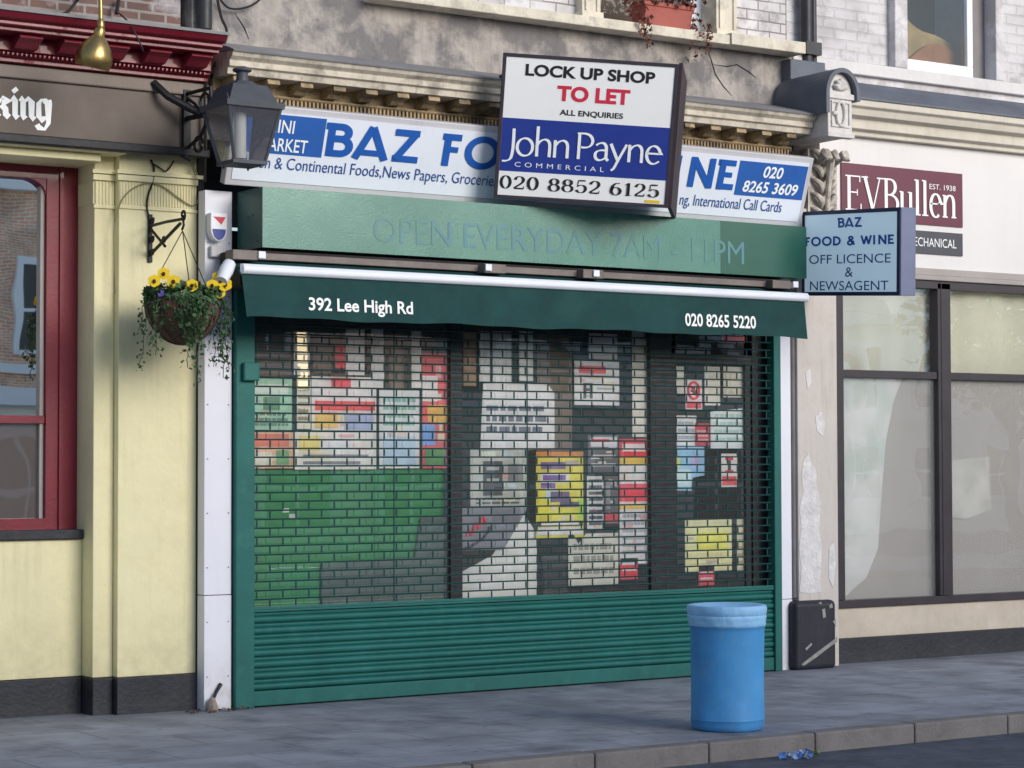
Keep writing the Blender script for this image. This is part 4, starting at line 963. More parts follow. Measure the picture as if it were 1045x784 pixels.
# basket bracket + hanging basket
bx = at(152.5, 240, PF).x; hy = -.46
hb = thing('basket_bracket', (bx, PF, 3.7), 'black scrolled iron bracket carrying the flower basket', 'bracket')
bz1_, bz0_ = at(152.5, 219, PF).z, at(152.5, 268, PF).z
MB().box(bx-.018, bx+.018, PF-.022, PF-.0, bz0_, bz1_).build('wall_plate', M_iron, hb, bevel=.004)
arm = MB(); za_ = at(152.5, 231, PF).z; tz = za_
arm.tube([(bx, PF-.02, za_), (bx, -.15, za_+.005), (bx, hy+.02, za_-.0)], .012, 8)
arm.tube([(bx, PF-.02, bz0_+.06), (bx, hy+.05, za_-.03)], .013, 8)
arm.tube([(bx, PF-.02, za_-.02), (bx, -.14, za_-.18)], .011, 8)
def scroll(c, r, turns, a0, sgn):
    return [(bx, c[0]+sgn*r*(1-.75*i/24)*math.cos(a0+turns*2*PI*i/24), c[1]+r*(1-.75*i/24)*math.sin(a0+turns*2*PI*i/24)) for i in range(25)]
arm.tube(scroll((hy, za_+.03), .04, 1.2, -1.5, -1), .01, 6)
arm.tube(scroll((-.12, za_-.13), .035, 1.2, -1.5, 1), .009, 6)
for zz in (bz1_-.05, bz0_+.08, za_-.1): arm.tube(scroll((PF-.05, zz), .03, 1.1, 2.5, 1), .009, 6)
arm.tube([(bx, hy, za_), (bx, hy-.01, za_-.05), (bx, hy+.02, za_-.08)], .009, 6)
arm.build('scrolled_arm', M_iron, hb)
bc = at(194, 300, hy); bc = Vector((bx, hy, 3.17)); BR = .285
hk = thing('hanging_basket', (bc.x, bc.y, bc.z-.3), 'coir lined hanging basket of yellow pansies and trailing ivy', 'hanging basket')
pr = [(BR*math.sin(a), -BR*1.18*math.cos(a)) for a in [PI/2*i/12 for i in range(0, 13)]]
pr[0] = (.002, pr[0][1])
MB().lathe(bc, pr+[(BR-.02, .0), (.02, -.03)], 36, wob=lambda a, z: .012*math.sin(9*a+z*20)).build('coir_liner', M_coir, hk)
rg = MB()
rg.tube([bc+Vector((BR*1.01*math.cos(a), BR*1.01*math.sin(a), 0)) for a in [2*PI*i/32 for i in range(33)]], .006, 6)
for k in range(12):
    a = 2*PI*k/12; rg.tube([bc+Vector((BR*1.015*math.sin(t)*math.cos(a), BR*1.015*math.sin(t)*math.sin(a), -BR*1.19*math.cos(t))) for t in [PI/2*i/8 for i in range(9)]], .003, 4)
rg.build('wire_frame', M_iron, hk)
hook = Vector((bx, hy+.01, za_-.09)); ch = MB()
for k in range(3):
    a = 2*PI*k/3+.9; ch.tube([hook, bc+Vector((BR*math.cos(a), BR*math.sin(a), 0))], .004, 5)
ch.build('chain', M_iron, hk)
def leaf(mb, c, size, nrm=None, mi=0, r=rnd):
    n = nrm or Vector((r.uniform(-1, 1), r.uniform(-1, .3), r.uniform(-.2, 1)))
    n.normalize(); t = n.cross(Vector((r.uniform(-1, 1), r.uniform(-1, 1), r.uniform(-1, 1)))).normalized(); b = n.cross(t)
    P = [(0, -1), (.62, -.35), (.95, .1), (.4, .25), (0, 1.1), (-.4, .25), (-.95, .1), (-.62, -.35)]
    mb.add([c+t*p[0]*size+b*p[1]*size+n*(.15*size*abs(p[0])) for p in P], [(0, 1, 2, 3), (0, 3, 4, 5), (0, 5, 6, 7)], mi)
iv = MB()
for k in range(620):
    a = rnd.uniform(0, 2*PI); r_ = BR*math.sqrt(rnd.random())*1.05
    leaf(iv, bc+Vector((r_*math.cos(a), r_*math.sin(a), .02+rnd.uniform(0, .13)*(1.1-r_/BR*.6))), rnd.uniform(.016, .032), mi=rnd.choice((0, 0, 1)))
def trail(a, L_, dens, r0=BR*1.02, drift=0.0, big=1.0):
    p = bc+Vector((r0*math.cos(a), r0*math.sin(a), .02)); out = Vector((math.cos(a), math.sin(a), 0)); z = 0; path = [p.copy()]
    while z < L_:
        p = p+out*(.006 if z < .1 else -.002)+Vector((rnd.uniform(-.012, .012)+drift, rnd.uniform(-.012, .012), -.03)); z += .03; path.append(p.copy())
        for q in range(dens):
            leaf(iv, p+Vector((rnd.uniform(-.045, .045), rnd.uniform(-.045, .045), rnd.uniform(-.02, .02))), rnd.uniform(.011, .022)*big, mi=0 if rnd.random() < .8 else 1)
    iv.tube(path, .003, 4)
import itertools
for (ang, ln_, d_n) in ((200, .5, 3), (190, .62, 2), (208, .42, 3), (181, .3, 2), (250, .45, 3), (262, .62, 3), (272, .75, 2), (256, .4, 4), (268, .35, 4), (240, .35, 2),
                        (330, .55, 3), (345, .7, 2), (352, .85, 3), (0, .95, 2), (8, .7, 3), (20, .8, 2), (338, .4, 2), (282, .4, 2)):
    trail(math.radians(ang), ln_*(.62 if ang > 300 or ang < 30 else .85), d_n, drift=(-.003 if 170 < ang < 215 else .003 if ang > 325 or ang < 30 else .0))
for k in range(420):
    a = math.radians(rnd.gauss(262, 26)); t = PI/2*(1-rnd.random()**1.6*.95)
    leaf(iv, bc+Vector((BR*1.04*math.sin(t)*math.cos(a), BR*1.04*math.sin(t)*math.sin(a), -BR*1.2*math.cos(t)+.02)), rnd.uniform(.012, .024), Vector((math.cos(a)+rnd.uniform(-.5, .5), math.sin(a)+rnd.uniform(-.5, .5), rnd.uniform(-.2, .6))), mi=rnd.choice((0, 0, 0, 1)))
iv.build('foliage', [M_leaf, M_leaf2], hk)
def pansy(c):
    mb = MB(); n = Vector((-.45, -.85, .15)).normalized(); t = n.cross(Vector((0, 0, 1))).normalized(); b = t.cross(n)
    rr = rnd.uniform(.04, .048)
    for k, a in enumerate((90, 35, 145, -30, 210, 270)):
        cc = c+(t*math.cos(math.radians(a))+b*math.sin(math.radians(a)))*rr*.55+n*(.002*k)
        mb.add([cc]+[cc+(t*math.cos(2*PI*i/10)+b*math.sin(2*PI*i/10))*rr*.62 for i in range(10)], [(0, 1+i, 1+(i+1) % 10) for i in range(10)], 0)
    cc = c+n*.016-b*.006
    mb.add([cc]+[cc+(t*math.cos(2*PI*i/10)*.8+b*math.sin(2*PI*i/10))*rr*.42 for i in range(10)], [(0, 1+i, 1+(i+1) % 10) for i in range(10)], 1)
    return mb.build('pansy', [M_petal, M_eye], hk)
for (px, py, Y) in ((157.5, 288.5, -.5), (167, 281, -.42), (177, 289, -.6), (196, 293, -.66), (216.5, 293, -.62), (223, 285, -.5), (224, 300, -.62), (230, 292, -.5), (225, 288, -.55)):
    pansy(at(px, py-1.5, Y-.03))
vp = MB()
for k in range(3): leaf(vp, at(164, 302+rnd.uniform(-2, 2), -.62)+Vector((rnd.uniform(-.02, .02), 0, rnd.uniform(-.02, .02))), .02, Vector((-.4, -.9, .1)))
vp.build('violet', M_purple, hk)

# cables
def cable(pts, r, label, m_=M_cable):
    P = [Vector(p) for p in pts]; out = []
    for i in range(len(P)-1):
        p0, p1, p2, p3 = P[max(i-1, 0)], P[i], P[i+1], P[min(i+2, len(P)-1)]
        for k in range(6):
            t = k/6; out.append(.5*((2*p1)+(p2-p0)*t+(2*p0-5*p1+4*p2-p3)*t*t+(3*p1-p0-3*p2+p3)*t**3))
    out.append(P[-1])
    return MB().tube(out, r, 6).build('cable', m_, label=label, cat='cable')
c1 = PF-.02
cable([at(154, 163, c1), at(157, 172, c1), at(156, 185, c1), at(151, 200, c1), at(150, 212, c1), at(152, 222, c1)], .008, 'black cable dropping from the pub fascia to the basket bracket')
cable([at(196, 166, c1), at(201, 178, c1), at(204, 192, c1), at(202, 205, c1), at(196, 210, c1), at(182, 202, c1), at(165, 190, c1), at(150, 187, c1), at(135, 193, c1), at(124, 205, c1), at(119, 222, c1), at(116.5, 240, c1), at(118, 300, c1)], .006,
      'thin looped cable painted over on the yellow pilaster', mat('dull_painted_cable', C(150, 142, 112), .7, .1, 5, bump=0))
cable([at(156, 167, c1), at(164, 172, c1), at(169, 175, c1), at(174, 170, c1), at(177, 164, c1)], .006, 'short sagging loop of cable under the dark pub fascia')
cable([at(222, 0, .1), at(226, 18, .1), at(231, 30, .1), at(230, 42, .05), at(222, 60, -.05), at(213, 78, -.05), at(209, 100, -.05), at(209.5, 140, -.06), at(209, 186, .02)], .011, 'long black cable running down the joint beside the lantern')
cable([at(225, 0, .15), at(233, 8, .15), at(245, 9, .15), at(258, 5, .15), at(268, -3, .15)], .009, 'black cable looping over the stained stucco at the top')
cable([at(80, -2, .1), at(76, 4, .1), at(68, 13, -.2), at(57, 17, -.4)], .014, 'thick black cable curling onto the pub cornice top')
cable([at(122, 14, .0), at(132, 24, -.45), at(142, 42, -.54), at(146, 52, -.53)], .007, 'thin black wire draped over the front of the red cornice')
cable([at(121, 0, .25), at(119, 14, .2)], .016, 'short vertical conduit on the pub brickwork')

# window box upstairs
pb0, pb1, pz0, pz1 = rectpx((657, 11), (705, 30), .08)
tr = thing('window_box', ((pb0+pb1)/2, .15, pz0), 'faded terracotta window box of dry red plants on the upstairs ledge', 'window box')
zl = 5.838
MB().poly([(pb0, .06, zl), (pb1-.02, .06, zl), (pb1, .04, zl+.2), (pb0-.02, .04, zl+.2)], Vector((0, .2, 0))).box(pb0-.03, pb1+.01, .03, .25, zl+.17, zl+.21).build('trough', M_terra, tr, bevel=.008)
dd = MB()
for k in range(620):
    u = rnd.random()
    x = pb0-.2+(pb1-pb0+.32)*u; lowz = -.2 if rnd.random() < .12 else .06
    if u < .3 and rnd.random() < .8: z = zl+rnd.uniform(-.05, .5)
    elif u > .86: z = zl+rnd.uniform(-.28, .35)
    else: z = zl+.19+rnd.random()**1.5*.3
    leaf(dd, Vector((x+rnd.uniform(-.03, .03), rnd.uniform(-.02, .2), z)), rnd.uniform(.012, .03))
for xx, L_ in ((pb0-.02, .3), (pb0-.06, .22), (pb1+.09, .26), (pb1+.12, .2), (pb0-.1, .18)):
    for k in range(26): leaf(dd, Vector((xx+rnd.uniform(-.03, .03), -.02+rnd.uniform(-.03, .0), zl+.05-L_*k/26)), rnd.uniform(.01, .022))
dd.build('foliage', M_dead, tr)

# bin
bn = gr(746.5, 748.5, PZ)+Vector((FWD.x, FWD.y, 0)).normalized()*.27
BZ = .955
lb_ = thing('litter_bin', bn, 'round blue litter bin with pale liner folded over its rim', 'litter bin')
R0 = .262
pr = [(.001, .004), (R0-.015, .004), (R0-.004, .015), (R0, .04), (R0, .07), (R0+.005, .078), (R0, .088), (R0-.002, .4), (R0+.003, .7), (R0+.006, .725), (R0+.011, .733), (R0+.006, .742), (R0+.006, .78), (R0+.012, .86), (R0-.01, .865), (R0-.012, .7), (.001, .3)]
MB().lathe(bn, pr, 56).build('drum', M_bin, lb_)
wb = lambda a, z: .008*math.sin(5*a+z*9)+.005*math.sin(13*a+z*30)+.004*math.sin(29*a+z*50)
pr = [(R0+.011, .74), (R0+.015, .747), (R0+.013, .765), (R0+.017, .79), (R0+.019, .805), (R0+.014, .815), (R0+.021, .83), (R0+.025, .865), (R0+.017, .882), (R0+.005, .887), (R0-.03, .882), (R0-.06, .866), (R0-.12, .858), (.001, .86)]
MB().lathe(bn, pr, 96, wob=wb).build('liner', M_bag, lb_)

# little stick / stone by the board, litter
sk = thing('broken_brush', gr(216, 719, PZ), 'short broken brush leaning on the foot of the white board', 'brush')
b0 = at(217, 716, -.06); b0.z = PZ+.02
MB().tube([at(217.5, 714, -.05), at(221, 706, -.02), at(225.5, 698, -.012)], [.012, .013, .017], 7).build('handle', M_black, sk)
bb = MB(); bb.lathe((b0.x, b0.y, PZ), [(.001, 0), (.05, .0), (.045, .04), (.02, .1), (.001, .11)], 10, wob=lambda a, z: .15*math.sin(3*a)); bb.build('bristle_head', mat('dusty_bristle', C(150, 138, 128), .9, .3, 20), sk)
db = MB()
for k in range(70):
    p = Vector((rnd.uniform(wl0-.2, wl1+.1), rnd.uniform(-.16, -.01), PZ)); leaf(db, p+Vector((0, 0, .006+rnd.random()*.02)), rnd.uniform(.008, .022), Vector((rnd.uniform(-.5, .5), rnd.uniform(-.5, .5), 1)))
db.build('debris', mat('dead_leaf_litter', C(96, 66, 56), .9, .5, 30), kind='stuff', label='dead leaves and grit gathered at the foot of the white board')
g0 = gr(813, 775, -.09); g1 = gr(830, 773, -.09)
g0.y = min(g0.y, -3.8); g1.y = min(g1.y, -3.78)
wr = MB()
for k in range(26):
    leaf(wr, g0+Vector((rnd.uniform(-.1, .12), rnd.uniform(-.05, .05), .006+rnd.random()*.035)), rnd.uniform(.015, .04), mi=rnd.choice((0, 0, 1)))
wr.build('crisp_packet', [mat('blue_foil', C(110, 150, 220), .3, .4, 20, metal=.3), mat('silver_foil', C(214, 220, 236), .25, .2, 20, metal=.4)], label='crumpled blue and silver wrapper lying in the gutter', cat='litter')
wr = MB()
for k in range(10): leaf(wr, g1+Vector((rnd.uniform(-.04, .04), rnd.uniform(-.03, .03), .006+rnd.random()*.03)), rnd.uniform(.012, .026))
wr.build('green_wrapper', mat('green_foil', C(110, 150, 70), .4, .3, 20), label='small green scrap of wrapper in the gutter', cat='litter')

# ------------------------------------------------------------------ posters, goods and painted-in reflections behind the glass
PAL = {}
def pm(r, g, b):
    k = 'print_%d_%d_%d' % (r, g, b)
    return mat(k, C(r, g, b, 1.5), .6, .14, 9, bump=0)
def poster(name, label, cat, tl, br, bgc, deco_=(), Y=SG+.025, poly=None, group=None):
    """deco_ items: (u0,v0,u1,v1,(r,g,b)) as fractions of the sheet; v runs downward"""
    x0, x1, z0, z1 = rectpx(tl, br, Y); mats = [pm(*bgc)]; mb = MB()
    if poly: mb.poly([(x0+(x1-x0)*u, Y, z1-(z1-z0)*v) for u, v in poly], Vector((0, .003, 0)))
    else: mb.box(x0, x1, Y, Y+.003, z0, z1)
    if cat in ('poster', 'magazine', 'price sheet', 'price list', 'leaflet', 'newspaper', 'notice') and not poly:
        q = []
        for _ in range(9):
            u = rnd.uniform(.04, .75); v = rnd.uniform(.04, .85)
            q.append((u, v, min(.97, u+rnd.uniform(.08, .3)), min(.97, v+rnd.uniform(.03, .12)), rnd.choice(((206,190,180), (180,196,206), (196,206,186), (220,200,170), (170,164,164), (206,160,160)))))
        deco_ = q+list(deco_)
    for k, d in enumerate(deco_):
        u0, v0, u1, v1, c = d
        m_ = pm(*c)
        if m_ not in mats: mats.append(m_)
        e = .0012+.00016*k
        mb.box(x0+(x1-x0)*u0, x0+(x1-x0)*u1, Y-e, Y-.0002, z1-(z1-z0)*v1, z1-(z1-z0)*v0, mats.index(m_))
    return mb.build(name, mats, label=label, cat=cat, group=group)
def lines(n, c, v0=.2, v1=.9, r=rnd, u0=.1, u1=.9):
    o = []
    for i in range(n):
        v = v0+(v1-v0)*i/n; u = u0
        while u < u1-.05:
            w_ = r.uniform(.04, .16); o.append((u, v, min(u+w_, u1), v+(v1-v0)/n*.5, c)); u += w_+.03
    return o
G1 = (30, 128, 74)
poster('window_panel', 'bright green board filling the lower half of the left window', 'display board', (252, 480), (457.5, 622), G1, [(.17,.26,.2,.29,(225,235,230)), (.2,.3,.23,.33,(225,235,230))], Y=SG+.06)
poster('window_panel', 'low grey stepped panel painted as a car reflection over the green', 'display board', (328, 528), (457.5, 625), (72, 92, 88), Y=SG+.035,
       poly=[(0,.46),(.02,.46),(.73,.42),(.78,.02),(1,0),(1,1),(0,1)])  # dark panel cut to imitate a car reflected in the window
poster('poster', 'pale green poster at the far left of the window', 'poster', (256, 386), (298, 440), (150, 190, 168), [(.1,.1,.9,.3,(196,214,196)), (.3,.35,.7,.6,(90,130,100))]+lines(3,(84,120,100),.66,.95))
poster('magazine', 'orange and cream magazine standing above the green board', 'magazine', (256, 441), (299, 478), (206, 168, 140), [(.05,.05,.9,.4,(200,110,84)), (.1,.55,.5,.9,(222,214,190)), (.6,.5,.9,.9,(110,160,120))])
poster('poster', 'white poster with broad red stripes, left window centre', 'poster', (318, 384), (384, 440), (222, 218, 214), [(.05,.45,.98,.62,(206,70,70)), (.3,.02,.6,.2,(206,60,80)), (.05,.7,.4,.95,(226,176,96)), (.5,.7,.95,.98,(150,160,190))])
poster('magazine', 'cream and yellow price sheet in the left window', 'price sheet', (301, 441), (384, 479), (224, 218, 200), [(.05,.1,.3,.5,(206,190,110)), (.35,.2,.7,.5,(200,204,210)), (.1,.6,.9,.68,(120,120,130)), (.1,.78,.8,.86,(120,120,130))])
poster('poster', 'white sheet with pale green lettering beside the red column', 'poster', (387, 398), (428, 478), (214, 220, 222), lines(4,(110,160,150),.1,.5)+[(.1,.6,.9,.95,(170,190,214))])
poster('poster', 'tall red and white poster against the dark mullion', 'poster', (431, 360), (457, 478), (208, 84, 92), [(.0,.2,.6,.42,(226,224,226)), (.2,.45,1,.6,(224,170,80)), (.0,.62,.5,.8,(110,150,210)), (.1,.83,.9,.97,(90,140,90))])
poster('poster', 'small red flag like card near the top of the left window', 'card', (342, 352), (352, 376), (206, 52, 68))
poster('poster', 'cream sheet pasted high in the left window', 'poster', (303, 385), (317, 438), (222, 216, 190), lines(5,(150,140,120)))
for k, (a, b, t, bt, c) in enumerate(((300,316,338,383,(214,212,202)), (320,338,338,381,(96,80,72)), (353,372,336,383,(222,220,210)), (379,392,336,397,(216,214,206)), (397,412,340,397,(104,88,80)), (420,430,338,396,(210,208,200)), (262,297,340,384,(84,70,64)))):  # whitish and brown strips paint in the street reflected in the glass
    poster('reflection_strip', ('whitish', 'dim brown', 'broad white', 'slim white', 'brownish', 'narrow whitish', 'dark brown')[k]+' painted reflection strip along the top of the left window', 'reflection strip', (a, t), (b, bt), c, Y=SG+.03, group='painted reflection strips along the window tops')
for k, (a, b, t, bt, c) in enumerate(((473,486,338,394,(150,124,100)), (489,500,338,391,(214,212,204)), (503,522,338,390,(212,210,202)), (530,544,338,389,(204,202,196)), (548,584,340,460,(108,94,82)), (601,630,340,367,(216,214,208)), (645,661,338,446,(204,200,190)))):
    poster('reflection_strip', ('ochre', 'narrow cream', 'wide cream', 'pale grey cream', 'long brown', 'short cream', 'tall cream edge')[k]+' painted reflection strip along the top of the middle window', 'reflection strip', (a, t), (b, bt), c, Y=SG+.03, group='painted reflection strips along the window tops')
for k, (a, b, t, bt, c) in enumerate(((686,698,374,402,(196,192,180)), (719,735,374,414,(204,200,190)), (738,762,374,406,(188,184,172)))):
    poster('reflection_strip', ('slim cream', 'pale cream', 'wide beige')[k]+' painted reflection strip at the top of the door glass', 'reflection strip', (a, t), (b, bt), c, Y=SG+.03, group='painted reflection strips along the window tops')
# middle window
poster('notice', 'large white handwritten notice with clipped top corner', 'notice', (490, 390), (566, 460), (222, 226, 234), lines(3,(96,100,116),.34,.8,u0=.08), poly=[(.04,.02),(.5,0),(.9,.0),(1,.14),(1,.98),(.0,1)])
poster('newspaper_sheet', 'grey newsprint sheet under the handwritten notice', 'newspaper', (480, 459), (538, 517), (176, 178, 172), [(.22,.2,.56,.8,(70,70,74)), (.28,.3,.5,.36,(170,170,168)), (.28,.5,.5,.56,(170,170,168)), (.66,.25,.92,.55,(120,120,120))]+lines(2,(90,90,92),.84,.98))
pv = poster('advert_panel', 'grey advert panel with red handwritten word and dark arcs', 'advert', (471, 517), (540, 560), (120, 122, 130), poly=[(0,.0),(1,0),(.62,1),(.0,1)])
x0, x1, z0, z1 = rectpx((471, 517), (540, 560), SG+.02)
mb = MB(); mb.tube([(x0+.05+.2*t, SG+.018, z1-.25+.16*t+.03*math.sin(t*18)) for t in [i/20 for i in range(21)]], .013, 6); mb.tube([(x0+.02+.26*math.sin(t), SG+.018, z1-.3-.06*math.cos(t)+.26*(t/3)) for t in [i/8 for i in range(13)]], .012, 6, mi=1)
mb.build('scribble', [pm(200, 60, 76), pm(60, 52, 70)], pv)
poster('poster', 'bright yellow and purple club poster in the middle window', 'poster', (547, 461), (595.5, 549), (232, 196, 74),
       [(0,.0,1,.05,(200,130,60)), (.1,.12,.62,.2,(110,80,140)), (.08,.24,.7,.36,(236,232,226)), (.14,.27,.62,.33,(110,80,150)), (.1,.36,.4,.42,(110,80,140)), (.3,.46,.7,.58,(98,76,120)), (.5,.58,.92,.64,(86,70,110)), (.05,.68,.95,.74,(236,222,60)), (.02,.8,.98,.86,(40,40,44)), (.1,.81,.9,.845,(220,220,220)), (.02,.87,.98,.96,(214,218,224)), (.9,.55,.99,.78,(150,200,70))])
poster('poster', 'white poster headed with a red word, upper middle window', 'poster', (586, 368), (632, 414), (222, 222, 224), [(.1,.12,.7,.28,(206,72,76)), (.1,.32,.9,.36,(150,150,156))]+[(.2,.5,.26,.85,(70,70,74)), (.34,.5,.4,.85,(70,70,74)), (.22,.62,.38,.68,(70,70,74)), (.22,.5,.38,.55,(70,70,74)), (.5,.6,.9,.64,(150,150,156))])
poster('price_list', 'narrow white price list with dark rows', 'price list', (599, 486), (616, 541), (206, 210, 214), lines(8,(76,80,90),.06,.96,u0=.12,u1=.94))
poster('notice', 'dark framed notice beside the narrow price list', 'notice', (600, 444), (631, 484), (96, 98, 104), [(.08,.05,.95,.3,(200,200,204)), (.1,.1,.7,.18,(200,70,80)), (.1,.5,.9,.56,(190,190,194)), (.1,.72,.9,.8,(190,190,194))])
poster('notice', 'grey card with red heading at lower middle window', 'notice', (617, 486), (631, 534), (96, 98, 102), [(.05,.8,.95,.98,(206,80,90)), (.1,.1,.4,.7,(140,142,146))])
poster('price_list', 'tall white and red price column next to the door frame', 'price list', (632, 448), (662, 575), (222, 224, 230), [(.0,.0,1,.16,(200,48,60)), (.1,.04,.9,.1,(232,226,220)), (.0,.15,1,.2,(222,180,80)), (.0,.36,1,.5,(206,66,84)), (.0,.52,1,.56,(214,180,96))]+lines(6,(150,152,160),.6,.95))
poster('card', 'small red sale card low beside the door frame', 'card', (633, 570), (651, 591), (208, 56, 70), [(.1,.2,.9,.32,(236,200,200)), (.1,.5,.9,.6,(236,200,200))])
poster('poster', 'off white sheet with faint drawing, low in the middle window', 'poster', (580, 545), (631, 596), (196, 196, 186), lines(3,(140,138,130),.2,.9), poly=[(0,.0),(.1,.0),(.2,.2),(.35,.0),(1,0),(1,1),(.0,1)])
poster('window_panel', 'white slanted board rising from the floor of the middle window', 'display board', (472, 520), (548, 622), (206, 208, 202), [], Y=SG+.05, poly=[(.0,.6),(.4,.45),(.78,.0),(1,.25),(1,1),(0,1)])
poster('waste_paper_basket', 'small dark tub standing between boards in the middle window', 'tub', (553, 567), (581, 622), (40, 40, 44), [(.0,.0,1,.06,(70,70,74))], Y=SG+.045, poly=[(0,0),(1,0),(.88,1),(.12,1)])
# door
sgn = poster('warning_sign', 'white warning sign with red crossed circle on the door glass', 'warning sign', (699.5, 387), (716.5, 418), (226, 224, 226), [(.05,.74,.95,.96,(206,58,74)), (.42,.25,.58,.5,(60,60,64)), (.3,.36,.7,.42,(60,60,64))])
x0, x1, z0, z1 = rectpx((699.5, 387), (716.5, 418), SG+.02); cx_ = (x0+x1)/2; cz_ = z1-.1
mb = MB(); mb.tube([(cx_+.062*math.cos(a), SG+.019, cz_+.075*math.sin(a)) for a in [2*PI*i/28 for i in range(29)]], .011, 6); mb.tube([(cx_-.045, SG+.018, cz_+.05), (cx_+.045, SG+.018, cz_-.05)], .008, 6)
mb.build('red_ring', pm(206, 50, 66), sgn)
poster('notice', 'white notice behind the red card on the door', 'notice', (690, 424), (711, 455), (214, 220, 226), lines(3,(150,160,170),.2,.9))
poster('card', 'dark red card at the middle of the door glass', 'card', (709.5, 432), (724, 455), (176, 36, 50), lines(3,(220,170,170),.3,.9), Y=SG+.018)
poster('notice', 'pale green tinted sheet on the right half of the door', 'notice', (725, 416), (768, 459), (200, 216, 212), lines(4,(160,186,180),.15,.9), poly=[(0,.1),(.8,0),(1,.3),(1,1),(0,1)])
poster('poster', 'light blue leaflet low on the left of the door glass', 'leaflet', (683.5, 456), (719, 501), (140, 180, 214), [(.0,.25,.3,.45,(220,206,110)), (.6,.2,.85,.45,(170,160,190)), (.1,.5,.6,.9,(186,206,226))], poly=[(0,0),(1,0),(1,.65),(.65,.7),(.62,1),(.0,.98)])
poster('warning_sign', 'small white safety sign with red base near the door edge', 'warning sign', (736, 463), (752.5, 497), (224, 222, 222), [(.05,.68,.95,.95,(200,80,84)), (.25,.1,.75,.2,(190,60,70)), (.25,.5,.75,.58,(190,60,70)), (.4,.2,.6,.5,(70,70,74))])
poster('notice', 'cream and yellow notice low on the door', 'notice', (699, 530), (747, 582), (232, 222, 160), [(.25,.25,.9,.6,(226,204,96)), (.05,.05,.95,.1,(200,196,170))]+lines(3,(200,190,150),.65,.95))
poster('notice', 'narrow cream strip beside the yellow notice', 'notice', (752, 530), (761, 582), (222, 214, 176), lines(6,(180,170,140),.1,.95))
poster('card', 'tiny red card under the yellow notice', 'card', (713, 578), (729, 597), (206, 66, 78), [(.1,.3,.9,.42,(236,206,206)), (.1,.6,.9,.7,(236,206,206))])
poster('card', 'red open sign strip above the door', 'card', (737, 343), (760, 350), (190, 60, 70))

# ================================================================== the far side of the street (seen only in reflections)
M_obrick = brickmat('opposite_brick', C(240, 186, 148), C(232, 166, 130), C(240, 232, 222), .225, .075, .01)
M_ocream = mat('opposite_cream', C(246, 238, 218, 1.2), .8, .06, .6, bump=0)
M_owhite = mat('opposite_white', C(240, 240, 240, K), .7, .04, .6, bump=0)
M_oglass = mat('opposite_dark_glass', C(50, 56, 66), .1, .1, 1, bump=0)
def terrace(name, label, x0, x1, h, wallm, cols, rows, ww, wh, z0s, Y=-19.0):
    t = thing(name, ((x0+x1)/2, Y, 0), label, 'building')
    MB().box(x0, x1, Y-7, Y, -.1, h).build('wall', wallm, t)
    MB().box(x0-.1, x1+.1, Y, Y+.3, h-.25, h+.05).box(x0, x1, Y, Y+.14, z0s[-1]-.5, z0s[-1]-.3).build('cornice', M_owhite, t)
    for r_ in range(rows):
        for k in range(cols):
            cx = x0+(x1-x0)*(k+.5)/cols; z = z0s[r_]
            wn = MB().box(cx-ww/2-.15, cx-ww/2, Y, Y+.1, z-.1, z+wh+.2).box(cx+ww/2, cx+ww/2+.15, Y, Y+.1, z-.1, z+wh+.2).box(cx-ww/2, cx+ww/2, Y, Y+.1, z+wh, z+wh+.2).box(cx-ww/2, cx+ww/2, Y, Y+.16, z-.12, z).box(cx-ww/2, cx+ww/2, Y, Y+.06, z+wh/2-.04, z+wh/2+.04).box(cx-.03, cx+.03, Y, Y+.05, z, z+wh).build('window', M_owhite, t)
            MB().quad((cx-ww/2, Y+.02, z), (cx+ww/2, Y+.02, z), (cx+ww/2, Y+.02, z+wh), (cx-ww/2, Y+.02, z+wh)).build('pane', M_oglass, wn)
    return t
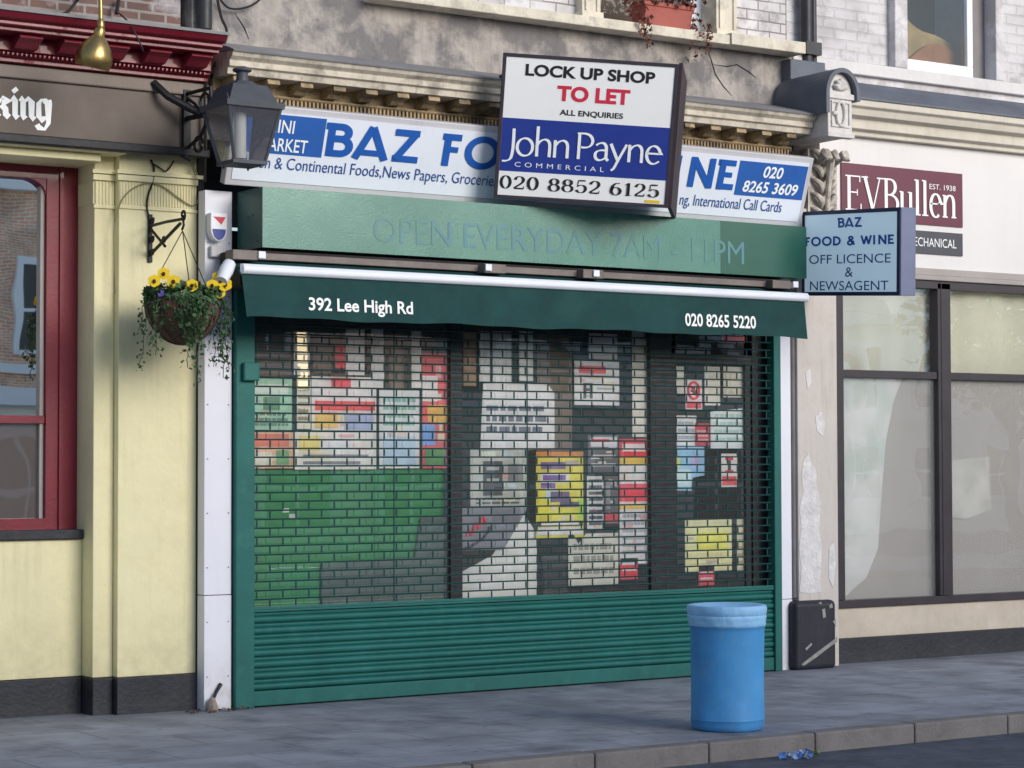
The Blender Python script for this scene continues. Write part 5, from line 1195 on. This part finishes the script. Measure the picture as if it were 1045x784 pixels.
terrace('brick_house', 'red brick terrace across the street with white sash windows', -8, 15.0, 8.5, M_obrick, 13, 2, 1.0, 1.9, (.9, 4.6), Y=-32)
terrace('low_shop_row', 'low cream shop row across the street', -12, 18.8, 3.2, M_ocream, 13, 1, 1.3, 1.4, (.8,))
terrace('cream_house', 'tall cream stucco house across the street', 19, 62, 6.1, M_ocream, 16, 2, 1.3, 1.6, (.8, 3.6), Y=-32)

def street_tree(loc, h, r, n):
    t = thing('street_tree', loc, 'olive green street tree on the far pavement', 'tree')
    tr = MB().tube([loc, (loc[0]+.05, loc[1], h*.3), (loc[0]-.05, loc[1]+.1, h*.6)], [.2, .16, .1], 10)
    cl = []
    for k in range(11):
        a = k*2.4; q = Vector((loc[0]+r*.75*math.cos(a), loc[1]+r*.75*math.sin(a), h*(.5+.045*k)))
        tr.tube([(loc[0], loc[1], h*(.3+.025*k)), (loc[0]+.3*r*math.cos(a), loc[1]+.3*r*math.sin(a), h*(.4+.035*k)), q], [.08, .05, .02], 6); cl.append(q)
    tr.build('trunk', mat('bark', C(92, 80, 70), .9, .3, 8, bump=.6, bs=20), t)
    cr = MB()
    for k in range(n):
        q = rnd.choice(cl); leaf(cr, q+Vector((rnd.gauss(0, r*.3), rnd.gauss(0, r*.3), rnd.gauss(0, r*.26))), rnd.uniform(.08, .2), mi=rnd.choice((0, 0, 1)))
    cr.build('crown', [mat('olive_leaf', C(128, 126, 82), .6, .3, 6, bump=0), mat('brown_leaf', C(150, 116, 80), .6, .3, 6, bump=0)], t)
ch = bpy.data.objects['cream_house']
for k in range(7):
    gx_ = 22+k*5.2
    MB().poly([(gx_-2.4, -32, 6.2), (gx_+2.4, -32, 6.2), (gx_+.9, -32, 8.0), (gx_-.9, -32, 8.0)], Vector((0, -5, 0))).build('gable', M_ocream, ch)
    ring = MB(); ring.tube([(gx_+1.5*math.cos(PI*i/16), -31.8, 4.0+1.5*math.sin(PI*i/16)) for i in range(17)], .22, 8); ring.build('arch', M_owhite, ch)
street_tree((26.9, -19.6, .04), 7.2, 1.7, 2600)
